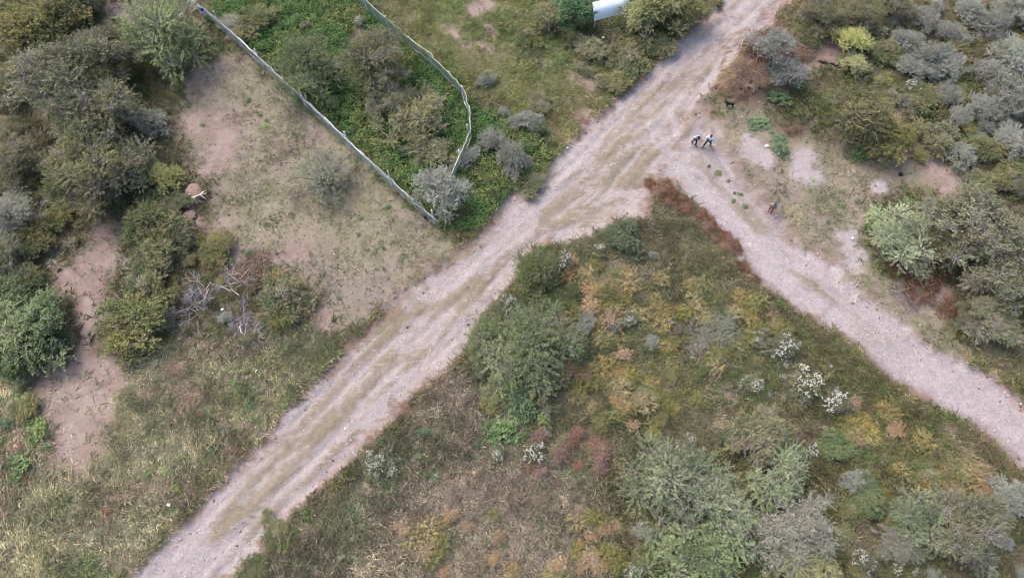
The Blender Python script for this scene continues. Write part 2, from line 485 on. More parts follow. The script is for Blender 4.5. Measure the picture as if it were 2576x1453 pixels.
for pts, w in (([(870, 870), (930, 815), (980, 790)], 10), ([(1150, 920), (1090, 980), (1000, 1060)], 14), ([(1470, 300), (1490, 275)], 10), ([(1390, 295), (1410, 285)], 11),
               ([(1660, 450), (1730, 510), (1830, 590), (1870, 650), (1900, 700)], 22), ([(960, 1110), (890, 1180), (790, 1270), (690, 1380)], 9), ([(1330, 640), (1420, 605), (1500, 585)], 10),
               ([(2230, 645), (2310, 700), (2380, 750), (2440, 820)], 24), ([(1870, 210), (1880, 160), (1990, 110)], 24), ([(1960, 310), (1990, 325)], 22), ([(1260, 530), (1180, 610), (1120, 670)], 7),
               ([(620, 670), (680, 650)], 18), ([(600, 1180), (540, 1235)], 5)):
    red = np.maximum(red, stroke(pts, w, 0.5, 1.0))
edge = np.exp(-((d_way + wob * 0.6 - 0.15) / 0.5) ** 2)

def mixc(base, c, m):
    return base * (1 - m[..., None]) + c * m[..., None]

n8, n3, n1, n05 = fbm(X, Y, 8, 21), fbm(X, Y, 3, 22), fbm(X, Y, 1.1, 23), fbm(X, Y, 0.45, 24, 3)
k = sstep(0.35, 0.65, n3)
C = mixc(np.broadcast_to(lin((136, 127, 106), KG), SH + (3,)).copy(), lin((158, 142, 127), KG), k)
C = mixc(C, lin((104, 106, 74), KG), sstep(0.45, 0.7, n1) * 0.7)
C = mixc(C, lin((140, 136, 104), KG), a_ngrass * 0.8)
C = mixc(C, lin((70, 84, 46), KG), a_comp * 0.85)
C = mixc(C, lin((160, 150, 122), KG), a_sw * 0.85)
C = mixc(C, lin((156, 146, 124), KG), a_tw * 0.85 * sstep(0.3, 0.6, n3))
tanc = mixc(np.broadcast_to(lin((194, 181, 157), KG), SH + (3,)).copy(), lin((188, 171, 158), KG), sstep(0.4, 0.6, n3))
tanc = mixc(tanc, lin((152, 152, 118), KG), sstep(0.48, 0.62, n05) * 0.8 * sstep(0.35, 0.6, fbm(X, Y, 4, 25)))
tanc = mixc(tanc, lin((196, 182, 152), KG), sstep(0.55, 0.7, n1) * 0.5)
for i in range(3):
    C[..., i] = C[..., i] * (1 - np.maximum(a_clear, a_eclear * 0.9)) + tanc[..., i] * np.maximum(a_clear, a_eclear * 0.9)
pink = mixc(np.broadcast_to(lin((212, 187, 176), KG), SH + (3,)).copy(), lin((194, 168, 156), KG), sstep(0.4, 0.65, n1))
for i in range(3):
    C[..., i] = C[..., i] * (1 - bare) + pink[..., i] * bare
# roads
def streak(along, across, w, l, seed, oct=4):
    return fbm(along * (w / l), across, w, seed, oct)
st = 0.55 * streak(X + Y, X - Y, 0.9, 4.0, 31) + 0.45 * streak(X + Y, X - Y, 0.42, 4.0, 33)      # streaks that run with the main road
rc = mixc(np.broadcast_to(lin((210, 190, 181), KG), SH + (3,)).copy(), lin((188, 170, 148), KG), sstep(0.46, 0.56, st))
rc = mixc(rc, lin((172, 150, 136), KG), sstep(0.52, 0.60, streak(X + Y, X - Y, 0.6, 2.5, 35)) * 0.6)
rc = mixc(rc, lin((224, 209, 205), KG), sstep(0.5, 0.6, streak(X + Y, X - Y, 1.2, 5, 37)) * 0.8)
st2 = 0.55 * streak(X - Y, X + Y, 0.8, 4.5, 41) + 0.45 * streak(X - Y, X + Y, 0.4, 4.0, 43)
tc_ = mixc(np.broadcast_to(lin((212, 197, 197), KG), SH + (3,)).copy(), lin((192, 174, 167), KG), sstep(0.45, 0.58, st2))
tc_ = mixc(tc_, lin((182, 164, 150), KG), sstep(0.54, 0.66, streak(X - Y, X + Y, 0.7, 3, 45)) * 0.6)
fk = P(1665, 385)
m_tc = m_track * sstep(0.5, 5.0, np.hypot(X - fk[0], Y - fk[1]) + wob * 1.5)          # the track's gravel spreads thin where it joins the road
for i in range(3):
    C[..., i] = C[..., i] * (1 - m_way) + (rc[..., i] * (1 - m_tc) + tc_[..., i] * m_tc) * m_way
dL, dR = line_dist(X, Y, ROAD_L), line_dist(X, Y, ROAD_R)
va = dL / (dL + dR + 1e-6) + (fbm(X, Y, 5, 61, 2) - 0.5) * 0.10
tL, tR = line_dist(X, Y, TR_L), line_dist(X, Y, TR_R)
vb = tL / (tL + tR + 1e-6) + (fbm(X, Y, 5, 62, 2) - 0.5) * 0.08
def lanes(v, cs, w):
    return np.clip(sum(np.exp(-((v - c) / w) ** 2) for c in cs), 0, 1)
wl = lanes(va, (0.17, 0.36, 0.62, 0.83), 0.035) * m_road * (1 - m_tc) * sstep(0.38, 0.55, streak(X + Y, X - Y, 1.0, 9, 63))
wl = np.maximum(wl, lanes(vb, (0.24, 0.42, 0.62, 0.80), 0.04) * m_track * sstep(0.38, 0.55, streak(X - Y, X + Y, 1.0, 9, 64)))
mid = np.maximum(lanes(va, (0.27, 0.49, 0.73), 0.04) * m_road * (1 - m_track) * sstep(0.42, 0.58, streak(X + Y, X - Y, 1.0, 6, 65)), lanes(vb, (0.52, 0.90), 0.05) * m_track * sstep(0.45, 0.6, streak(X - Y, X + Y, 1.0, 6, 66)))
C = mixc(C, lin((182, 164, 142), KG), mid * 0.4)
C = mixc(C, lin((224, 210, 206), KG), wl * 0.4)
C = mixc(C, lin((176, 161, 136), KG), tan * m_way * 0.5)
C = mixc(C, lin((150, 147, 112), KG), tan * m_way * sstep(0.55, 0.68, n05) * 0.4)
wv = sstep(0.25, 0.6, pale * (0.65 + 0.7 * st))
C = mixc(C, lin((221, 207, 205), KG), np.clip(wv * m_way * 0.6, 0, 1) * (1 - tan * 0.5))
C = mixc(C, lin((224, 212, 216), KG), np.clip(white * (0.55 + 0.6 * st2), 0, 0.95) * np.maximum(m_way, white * 0.85))
C = mixc(C, lin((150, 132, 140), KG), np.clip(rut, 0, 1) * 0.85)
C = mixc(C, lin((186, 150, 138), KG), edge * 0.55 * sstep(0.35, 0.6, n1))
C = mixc(C, lin((140, 98, 80), KG), red * 0.6 * sstep(0.36, 0.6, n1))
C *= (0.9 + 0.2 * n8)[..., None]
pebble = np.clip(m_way * (0.35 + 0.65 * np.maximum(pale, white)) + white * 0.5 - tan * 0.4, 0, 1)

palem = np.clip(np.maximum.reduce([wv * 0.75, wl * 0.9, white * 0.95, 0.36 * m_way]) * np.maximum(m_way, white) - tan * 0.35, 0, 1)
tanm = np.clip(np.maximum(tan * 0.85, mid * 0.8) * m_way + 0.1 * m_road, 0, 1)
speck = np.clip(np.maximum(a_clear, a_eclear * 0.9) * (1 - bare) * (1 - white) * (1 - m_way) * (0.08 + 0.36 * sstep(0.35, 0.6, fbm(X, Y, 4, 25))), 0, 1)
# relief: roads worn below the fields, torn banks, clods, mounds
Z = (fbm(X, Y, 14, 51) - 0.5) * 0.5 + (fbm(X, Y, 1.8, 52) - 0.5) * 0.16 * (1 - 0.6 * m_way)
Z += (fbm(X, Y, 0.4, 53, 3) - 0.5) * 0.05
Z -= 0.17 * sstep(-0.25, 0.40, d_way + wob * 0.6)
Z += edge * (fbm(X, Y, 0.55, 55, 3) - 0.4) * 0.26
Z += (st - 0.5) * 0.22 * m_road + (st2 - 0.5) * 0.18 * m_track - rut * 0.10 + tan * 0.06 * m_way - wl * 0.06 + mid * 0.03
def bump_at(u, v, r, h):
    c = P(u, v)
    return h * np.exp(-((X - c[0]) ** 2 + (Y - c[1]) ** 2) / (r * r))
MOUND = bump_at(1865, 222, 1.5, 0.7) + bump_at(1895, 180, 1.8, 0.8) + bump_at(1950, 135, 2.0, 0.6) + bump_at(1600, 545, 1.6, 0.25)
Z += MOUND * (0.75 + 0.9 * (fbm(X, Y, 0.7, 57) - 0.3))
mo = sstep(0.08, 0.3, bump_at(1865, 222, 1.5, 0.7) + bump_at(1895, 180, 1.8, 0.8) + bump_at(1950, 135, 2.0, 0.6) + wob * 0.2)
moc = mixc(np.broadcast_to(lin((172, 142, 120), KG), SH + (3,)).copy(), lin((116, 86, 76), KG), sstep(0.42, 0.58, fbm(X, Y, 0.9, 58)))
for i in range(3):
    C[..., i] = C[..., i] * (1 - mo) + moc[..., i] * mo
bs_ = (np.abs(X) > 48) | (Y < -10) | (Y > 54)
Z[bs_] = 0.0

ix0, iy0 = len(far), len(far)
def samp(A, x, y):
    fx = np.clip((np.asarray(x) + 47) / STEP, 0, SH[1] - 2 * len(far) - 2)
    fy = np.clip((np.asarray(y) + 9) / STEP, 0, SH[0] - 2 * len(far) - 2)
    i, j = fx.astype(int), fy.astype(int)
    a, b = fx - i, fy - j
    i, j = i + ix0, j + iy0
    return (A[j, i] * (1 - a) + A[j, i + 1] * a) * (1 - b) + (A[j + 1, i] * (1 - a) + A[j + 1, i + 1] * a) * b
def gz(x, y):
    return float(samp(Z, np.array([x]), np.array([y]))[0])

Vg = np.stack([X, Y, Z], -1).reshape(-1, 3)
ny, nx = SH
idx = np.arange(ny * nx).reshape(ny, nx)
Fg = np.stack([idx[:-1, :-1], idx[:-1, 1:], idx[1:, 1:], idx[1:, :-1]], -1).reshape(-1, 4)
fr = (d_road[:-1, :-1] + wob[:-1, :-1] * 0.65).ravel() > 0
ft = (d_track[:-1, :-1] + wob[:-1, :-1] * 0.7).ravel() > 0
for nm, sel, lab in (("ground", ~(fr | ft), "dry scrubland soil with clearings and bare pink paths"), ("dirt_road", fr & ~ft, "wide pinkish dirt road with pale wheel tracks running diagonally"), ("gravel_track", ft, "pale gravel track forking off the dirt road")):
    F = Fg[sel]
    u, inv = np.unique(F, return_inverse=True)
    me = new_mesh(nm, Vg[u], inv.reshape(F.shape), C.reshape(-1, 3)[u], True)
    for an, arr in (("pebble", pebble), ("trk", m_tc), ("palem", palem), ("tanm", tanm), ("speck", speck)):
        a = me.attributes.new(an, 'FLOAT', 'POINT')
        a.data.foreach_set("value", arr.ravel()[u].astype(np.float32))
    me.materials.append(M_SOIL)
    tag(link(nm, me), lab, None, None, "structure")
# ---------------------------------------------------------------- plant builders
KL = 1.05
def pal(*cs, sat=0.82, k=1.0):
    a = np.array([lin(c, KL * k) for c in cs])
    l = a @ np.array([0.3, 0.6, 0.1])
    return l[:, None] + (a - l[:, None]) * sat

def rdir(rng, n, zmin=-1.0):
    z = rng.uniform(zmin, 1, n)
    a = rng.uniform(0, 2 * math.pi, n)
    r = np.sqrt(np.clip(1 - z * z, 0, 1))
    return np.stack([r * np.cos(a), r * np.sin(a), z], 1)

def spray_leaves(g, rng, root, D, slen, K, LL, LW, cols, droop=0.25, curl=0.35, spread=0.9, jit=0.16):
    n = len(root)
    t = (np.arange(K) + 0.6) / K
    side = norm(np.cross(D, rdir(rng, n)))
    sl = slen * rng.uniform(0.6, 1.35, n) * np.where(rng.random(n) < 0.12, 1.7, 1.0)
    cu = rng.uniform(-curl, curl, n)
    Pt = root[:, None] + D[:, None] * (sl[:, None] * t)[..., None] + side[:, None] * ((sl * cu)[:, None] * t ** 2)[..., None]
    Pt[..., 2] -= droop * sl[:, None] * t ** 2
    Dt = D[:, None] + side[:, None] * (2 * cu[:, None] * t)[..., None]
    Dt[..., 2] -= 2 * droop * t
    Pt, Dt = Pt.reshape(-1, 3), norm(Dt.reshape(-1, 3))
    m = len(Pt)
    sgn = np.tile(np.where(np.arange(K) % 2 == 0, 1.0, -1.0), n)
    sv = norm(np.cross(Dt, np.array([0, 0, 1.0]) + rdir(rng, m) * 0.6))
    Ld = norm(Dt * 0.7 + sv * sgn[:, None] * spread + rdir(rng, m) * 0.35)
    up = norm(np.array([0, 0, 1.0]) + rdir(rng, m) * 0.9)
    c = np.repeat(cols, K, axis=0) * rng.uniform(1 - jit, 1 + jit, (m, 1))
    leaves(g, Pt, Ld, up, LL * rng.uniform(0.6, 1.3, m), LW * rng.uniform(0.7, 1.3, m), c)

def pick(rng, palette, w, n):
    w = np.asarray(w, float)
    return palette[rng.choice(len(palette), n, p=w / w.sum())]

PROTO = {}
def make_tree(key, R, Ht, nl, lr, ns, slen, K, LL, LW, palette, wts, ntw, seed, droop=0.25, flat=0.8, twc=(150, 142, 136), bark=(96, 84, 74), stem_r=0.10, patchy=0.6, deep=0.3, twr=0.009, twout=0.0):
    rng = np.random.default_rng(seed)
    gl, gt = Geo(), Geo()
    bc = lin(bark, KL)
    lob, lrs = [], []
    for i in range(nl):
        a = i * 2.399 + rng.uniform(-0.5, 0.5)
        rad = R * math.sqrt((i + 0.4) / nl) * 0.86 * rng.uniform(0.66, 1.22) * (1 + 0.16 * math.sin(3 * a + seed) + 0.12 * math.sin(2 * a + seed * 1.7))
        l = lr * R * rng.uniform(0.45, 1.45) * (1.1 - 0.3 * rad / R)
        z = Ht * (0.95 - 0.45 * (rad / R) ** 1.6) * rng.uniform(0.66, 1.08) - l * flat * 0.75
        lob.append((rad * math.cos(a), rad * math.sin(a), max(z, l * 0.3)))
        lrs.append(l)
    lob, lrs = np.array(lob), np.array(lrs)
    # trunk and limbs
    nst = max(1, min(4, nl // 4))
    forks = []
    for s in range(nst):
        a = rng.uniform(0, 6.28)
        top = np.array([math.cos(a) * R * 0.15, math.sin(a) * R * 0.15, Ht * rng.uniform(0.22, 0.34)])
        b = np.array([math.cos(a) * 0.06, math.sin(a) * 0.06, -0.25])
        tube(gt, [b, b * 0.4 + top * 0.5 + np.array([0, 0, -0.05]), top], [stem_r * 1.3, stem_r, stem_r * 0.8], bc, 5)
        forks.append(top)
    for c in lob:
        f = min(forks, key=lambda q: np.hypot(*(q - c)[:2]))
        mid = f * 0.45 + c * 0.55 + rng.normal(0, R * 0.06, 3)
        mid[2] = max(mid[2], 0.1)
        tube(gt, [f, mid, c], [stem_r * 0.75, stem_r * 0.45, stem_r * 0.2], bc * rng.uniform(0.85, 1.2), 4, False)
    # leafy sprays
    li = rng.choice(nl, ns, p=lrs ** 2 / (lrs ** 2).sum())
    u = rdir(rng, ns, -0.35)
    rr = lrs[li] * (1 - (1 - deep) * rng.uniform(0, 1, ns) ** 1.8)
    root = lob[li] + u * rr[:, None] * np.array([1, 1, flat])
    root[:, 2] = np.maximum(root[:, 2], 0.03)
    D = norm(u + np.array([0, 0, 0.3]) + rdir(rng, ns) * 0.55)
    lobcol = pick(rng, palette, wts, nl)
    cols = pick(rng, palette, wts, ns) * (1 - patchy) + lobcol[li] * patchy
    spray_leaves(gl, rng, root, D, slen, K, LL, LW, cols, droop)
    # twigs, partly bare and reaching out of the leaves
    if ntw:
        ti = rng.choice(nl, ntw)
        u = rdir(rng, ntw, -0.2)
        A = lob[ti] + u * (lrs[ti] * rng.uniform(0.05, 0.5, ntw))[:, None] * np.array([1, 1, flat])
        Bm = lob[ti] + norm(u + rdir(rng, ntw) * 0.45) * (lrs[ti] * rng.uniform(0.6, 1.05 + twout, ntw))[:, None] * np.array([1, 1, flat])
        A[:, 2] = np.maximum(A[:, 2], 0.02); Bm[:, 2] = np.maximum(Bm[:, 2], 0.05)
        tcs = lin(twc, KL) * rng.uniform(0.65, 1.15, (ntw, 1))
        sticks(gt, A, Bm, twr * 1.5, twr, tcs)
        E = Bm + norm(Bm - A + rdir(rng, ntw) * 0.5) * rng.uniform(0.1, 0.4, ntw)[:, None]
        sticks(gt, Bm, E, twr, twr * 0.4, tcs)
    PROTO[key] = (gt.mesh(key + "_wood", M_BARK), gl.mesh(key + "_leaves", M_LEAF), R, Ht)

MESQ = pal((116, 118, 78), (98, 104, 62), (134, 132, 94), (86, 96, 54), (128, 118, 80), (142, 138, 114), (126, 114, 102))
for i, s in enumerate((11, 12, 13)):
    make_tree("mesquite%d" % i, 2.7, 3.9, 30, 0.23, 1900, 0.40, 11, 0.115, 0.052, MESQ, (4, 4, 3, 3, 2, 2, 1.5), 1000, s, 0.2, twc=(150, 142, 138))
OLIVE = pal((110, 110, 62), (126, 122, 66), (96, 98, 56), (140, 128, 72), (84, 92, 54))
for i, s in enumerate((21, 22)):
    make_tree("olive%d" % i, 2.3, 3.3, 24, 0.24, 1400, 0.38, 11, 0.12, 0.055, OLIVE, (4, 3, 3, 1.5, 2), 350, s)
ACA = pal((136, 152, 88), (116, 136, 76), (152, 164, 100), (100, 112, 66), (134, 132, 100), (86, 102, 58), sat=.7)
for i, s in enumerate((31, 32, 33)):
    make_tree("acacia%d" % i, 2.6, 3.4, 26, 0.24, 1000, 0.62, 20, 0.095, 0.048, ACA, (4, 4, 3, 2, 2, 2.5), 600, s, 0.1, twc=(140, 132, 128), deep=0.2, patchy=0.75)
DACA = pal((100, 112, 68), (86, 100, 58), (118, 124, 80), (80, 90, 54), (112, 104, 80), (96, 108, 58))
for i, s in enumerate((34, 35)):
    make_tree("greenthorn%d" % i, 2.6, 3.2, 28, 0.23, 1250, 0.52, 14, 0.10, 0.05, DACA, (4, 4, 3, 3, 1.5, 2), 500, s, 0.15, twc=(130, 122, 114), deep=0.2, patchy=0.7)
make_tree("duskyellow0", 2.0, 2.4, 24, 0.23, 950, 0.45, 13, 0.10, 0.048, pal((136, 134, 84), (122, 124, 78), (148, 142, 96), (112, 112, 72), (138, 126, 102)), (4, 4, 3, 3, 2), 500, 36, 0.15, patchy=0.7)
SILV = pal((156, 158, 144), (142, 148, 130), (168, 166, 156), (126, 134, 110), (150, 142, 132), (116, 122, 92), k=0.85)
for i, s in enumerate((41, 42, 43)):
    make_tree("silver%d" % i, 1.7, 1.7, 20, 0.21, 760, 0.30, 11, 0.09, 0.042, SILV, (4, 4, 2, 3, 2, 2), 380, s, 0.05, twc=(158, 152, 150), stem_r=0.06)
BROAD = pal((86, 108, 58), (100, 118, 64), (74, 96, 52), (116, 122, 70), (96, 102, 56), sat=.66, k=1.0)
for i, s in enumerate((51, 52)):
    make_tree("broad%d" % i, 2.2, 2.9, 22, 0.26, 1350, 0.36, 9, 0.15, 0.085, BROAD, (4, 4, 3, 2, 2), 80, s, 0.35, bark=(84, 70, 56))
make_tree("vivid0", 2.2, 2.9, 22, 0.27, 1400, 0.36, 9, 0.15, 0.08, pal((84, 128, 72), (100, 140, 82), (72, 112, 62), (112, 134, 80), sat=.74, k=1.0), (4, 4, 3, 2), 60, 53, 0.35)
YEL = pal((164, 166, 80), (150, 156, 76), (140, 146, 84), (172, 168, 96), (126, 130, 72))
for i, s in enumerate((61, 62)):
    make_tree("yellow%d" % i, 1.9, 2.7, 20, 0.24, 950, 0.45, 13, 0.11, 0.05, YEL, (4, 4, 3, 2, 2), 150, s, 0.15)
WEED = pal((108, 116, 70), (92, 108, 60), (126, 124, 74), (132, 118, 70), (84, 100, 56), (120, 104, 74), (140, 128, 108))
for i, s in enumerate((71, 72, 73)):
    make_tree("thicket%d" % i, 1.6, 1.35, 26, 0.21, 1050, 0.30, 9, 0.105, 0.05, WEED, (4, 4, 3, 2, 2, 2, 1.5), 260, s, 0.2, twc=(130, 118, 104), stem_r=0.04)
GREY = pal((146, 146, 122), (130, 136, 102), (152, 148, 132))
for i, s in enumerate((81, 82)):
    make_tree("bare%d" % i, 2.0, 2.6, 22, 0.25, 620, 0.40, 9, 0.085, 0.038, GREY, (3, 3, 2), 1500, s, 0.1, twc=(148, 144, 132), twout=0.15, twr=0.008)
LOOSE = pal((128, 138, 104), (116, 126, 94), (140, 142, 116))
make_tree("loose0", 2.2, 2.8, 20, 0.25, 480, 0.42, 11, 0.10, 0.045, LOOSE, (3, 3, 2), 420, 91, 0.1, twc=(138, 130, 124), deep=0.2)
OCH = (pal((150, 132, 64), (166, 142, 72), (130, 120, 62), sat=.76), pal((122, 120, 62), (136, 130, 68), (104, 106, 56), sat=.85), pal((174, 136, 82), (152, 118, 76), (168, 144, 86), sat=.68), pal((140, 100, 80), (122, 86, 70), (150, 114, 92), sat=.75))
for i, p_ in enumerate(OCH):
    make_tree("fern%d" % i, 0.62, 0.75, 6, 0.36, 130, 0.42, 13, 0.075, 0.036, p_, (3, 2, 2), 20, 100 + i, 0.45, stem_r=0.02, bark=(110, 84, 62), patchy=0.3)
for i, p_ in enumerate((pal((96, 122, 72), (110, 130, 80), (82, 108, 64), sat=.75), pal((132, 148, 82), (118, 138, 72), (146, 154, 92)))):
    make_tree("herb%d" % i, 0.5, 0.5, 6, 0.40, 110, 0.22, 8, 0.10, 0.06, p_, (3, 2, 2), 0, 110 + i, 0.3, stem_r=0.015)

def make_flower(key, seed, R=0.85, Ht=0.95):
    rng = np.random.default_rng(seed)
    make_tree(key, R, Ht, 8, 0.36, 190, 0.3, 9, 0.085, 0.042, pal((104, 110, 74), (92, 100, 64), (124, 122, 92)), (3, 2, 2), 60, seed, 0.2, stem_r=0.02)
    g = Geo()
    nh = 64                                     # flower heads: flattened clusters of small round blossoms
    a = rng.uniform(0, 6.28, nh); r = R * np.sqrt(rng.uniform(0, 1, nh)) * 0.92
    hx, hy = r * np.cos(a) + rng.normal(0, .05, nh), r * np.sin(a)
    keep = vn(hx + seed * 3.1, hy, 0.5, seed) > 0.42
    hx, hy = hx[keep], hy[keep]
    hz = Ht * (1.02 - 0.4 * (np.hypot(hx, hy) / R) ** 2) * rng.uniform(0.85, 1.12, len(hx))
    o = np.array([[1, 0, 0], [0, 1, 0], [-1, 0, 0], [0, -1, 0], [0, 0, .8], [0, 0, -.6]])
    f = np.array([[0, 1, 4], [1, 2, 4], [2, 3, 4], [3, 0, 4], [1, 0, 5], [2, 1, 5], [3, 2, 5], [0, 3, 5]])
    for x, y, z in zip(hx, hy, hz):
        for q in range(rng.integers(3, 7)):
            s = rng.uniform(0.024, 0.044)
            c = lin((230, 229, 216), 0.78) * rng.uniform(0.72, 1.05) if rng.random() > 0.15 else lin((214, 206, 160), 0.75)
            g.add(o * s + np.array([x, y, z]) + rng.normal(0, 1, 3) * np.array([.055, .055, .02]), f, c)
    PROTO[key] = PROTO[key] + (g.mesh(key + "_bloom", M_LEAF),)
for i in range(3):
    make_flower("flower%d" % i, 120 + i)

def make_tussock(key, seed, cols, n=120, L=0.8):
    rng = np.random.default_rng(seed)
    g = Geo()
    a = rng.uniform(0, 6.28, n)
    el = rng.uniform(0.25, 1.2, n)
    b = np.stack([np.cos(a) * 0.1, np.sin(a) * 0.1, np.zeros(n)], 1) * rng.uniform(0.2, 1, (n, 1))
    d = np.stack([np.cos(a) * np.cos(el), np.sin(a) * np.cos(el), np.sin(el)], 1)
    l = L * rng.uniform(0.5, 1.15, n)
    m = b + d * (l * 0.6)[:, None]
    t = m + norm(d * np.array([1, 1, 0]) + np.array([0, 0, -0.15])) * (l * 0.5)[:, None]
    w = np.stack([-np.sin(a), np.cos(a), np.zeros(n)], 1) * 0.013
    V = np.stack([b - w, b + w, m + w * 0.9, m - w * 0.9, t], 1).reshape(-1, 3)
    k0 = (np.arange(n) * 5)[:, None]
    F = np.concatenate([k0 + np.array([[0, 1, 2]]), k0 + np.array([[0, 2, 3]]), k0 + np.array([[3, 2, 4]])])
    c = cols[rng.choice(len(cols), n)] * rng.uniform(0.75, 1.2, (n, 1))
    g.add(V, F, np.repeat(c, 5, axis=0))
    PROTO[key] = g.mesh(key, M_LEAF)
make_tussock("tuss0", 131, pal((184, 172, 144), (166, 154, 126), (150, 140, 110), k=.85))
make_tussock("tuss1", 132, pal((142, 144, 102), (128, 134, 90), (156, 150, 114), k=.85))
make_tussock("tuss2", 133, pal((160, 142, 124), (172, 156, 136), (144, 124, 106), k=.85))

def make_dead(key, seed, R, Ht, n, c1, c2):
    """a heap or bush of bare branches, each forking twice"""
    rng = np.random.default_rng(seed)
    g = Geo()
    a = rng.uniform(0, 6.28, n)
    b = np.stack([rng.normal(0, R * 0.38, n), rng.normal(0, R * 0.38, n), rng.uniform(0.0, Ht * 0.3, n)], 1)
    d = np.stack([np.cos(a), np.sin(a), rng.uniform(0.05, 0.9, n) * Ht / R], 1)
    A, Bq, r = b, b + norm(d + rdir(rng, n) * 0.2) * (R * rng.uniform(0.35, 0.6, n))[:, None], 0.026
    lvl = 0
    for lvl in range(4):
        Bq[:, 2] = np.clip(Bq[:, 2], 0.04, Ht)
        cc = lin(c1, KL) * (1 - lvl / 4) + lin(c2, KL) * (lvl / 4)
        sticks(g, A, Bq, r, r * 0.7, cc * rng.uniform(0.7, 1.15, (len(A), 1)), 4 if lvl == 0 else 3)
        D = norm(Bq - A)
        kf = (2, 3, 3, 1)[lvl]
        A2 = np.repeat(Bq, kf, axis=0)
        D2 = norm(np.repeat(D, kf, axis=0) + rdir(rng, len(A2)) * 0.75)
        A, Bq = A2, A2 + D2 * (R * rng.uniform(0.14, 0.34, len(A2)) * 0.85 ** lvl)[:, None]
        r *= 0.62
    PROTO[key] = g.mesh(key, M_BARK)
make_dead("dead0", 141, 1.3, 0.9, 16, (190, 180, 170), (150, 142, 150))
make_dead("dead1", 142, 1.3, 0.7, 22, (150, 140, 148), (136, 130, 146))
make_dead("dead2", 143, 1.4, 0.6, 18, (176, 140, 122), (150, 112, 98))

def make_brush(key, seed, R, Ht, n, cols, w):
    """a tangle of cut sticks and stalks lying across each other"""
    rng = np.random.default_rng(seed)
    g = Geo()
    pc = np.array([lin(c, 0.75) for c in cols])
    a = rng.uniform(0, 6.28, n); r = R * np.sqrt(rng.uniform(0, 1, n)) * (0.8 + 0.3 * np.sin(2 * a + seed))
    c = np.stack([r * np.cos(a), r * np.sin(a) * 0.8, Ht * (1 - (r / R) ** 2).clip(0, 1) * rng.uniform(0.1, 1, n) + 0.03], 1)
    b = rng.normal(0.5, 0.9, n)
    d = norm(np.stack([np.cos(b), np.sin(b), rng.normal(0, 0.22, n)], 1))
    l = R * rng.uniform(0.12, 0.5, n)
    A, B = c - d * l[:, None], c + d * l[:, None]
    A[:, 2] = A[:, 2].clip(0.01); B[:, 2] = B[:, 2].clip(0.01)
    M_ = c + rng.normal(0, 0.03, (n, 3)) + np.array([0, 0, 0.03])
    cc = pc[rng.choice(len(pc), n, p=np.array(w) / np.sum(w))] * rng.uniform(0.65, 1.2, (n, 1))
    rr = rng.uniform(0.006, 0.018, n)
    sticks(g, A, M_, rr, rr * 0.85, cc); sticks(g, M_, B, rr * 0.85, rr * 0.4, cc)
    m = n * 2                                            # dry leaves and chaff caught in it
    q = c[rng.choice(n, m)] + rng.normal(0, 0.08, (m, 3))
    q[:, 2] = q[:, 2].clip(0.02)
    leaves(g, q, rdir(rng, m), norm(np.array([0, 0, 1.0]) + rdir(rng, m) * 0.7), rng.uniform(0.05, 0.13, m), rng.uniform(0.025, 0.06, m), pc[rng.choice(len(pc), m)] * rng.uniform(0.6, 1.1, (m, 1)))
    PROTO[key] = g.mesh(key, M_BARK)
make_brush("dead2", 143, 1.4, 0.45, 360, ((146, 118, 100), (174, 148, 124), (120, 92, 78), (196, 170, 142), (142, 130, 124)), (3, 2, 2, 1.5, 2))
make_brush("rust0", 144, 1.4, 0.4, 300, ((138, 92, 70), (156, 108, 82), (114, 76, 60), (172, 138, 106)), (3, 3, 2, 1))
make_brush("rust1", 145, 1.4, 0.4, 300, ((128, 88, 70), (150, 110, 86), (108, 76, 62), (170, 146, 116)), (3, 2, 2, 2))

def place(key, name, u, v, rpx, label, cat, group=None, rng=random.Random(5), hs=1.0, sq=None):
    """stand a plant so that its crown is seen round (u, v) with a radius of rpx pixels"""
    p = PROTO[key]
    R, Ht = p[2], p[3]
    s = rpx * mpp(u, v) / R
    zc = Ht * s * hs * 0.55
    x, y = P(u, v, zc)
    e = link(name, None, None, (x, y, gz(x, y) - 0.02), rng.uniform(0, 6.28))
    e.empty_display_size = 0.3
    q = rng.uniform(0.76, 1.3) if key[:4] == 'silv' else rng.uniform(0.84, 1.19)
    e.scale = (s * q, s / q, s * hs)
    tree = cat == "tree"
    link("trunk" if tree else "stems", p[0], e)
    link("crown" if tree else "foliage", p[1], e)
    if len(p) > 4:
        link("blossoms", p[4], e)
    return tag(e, label, cat, group)
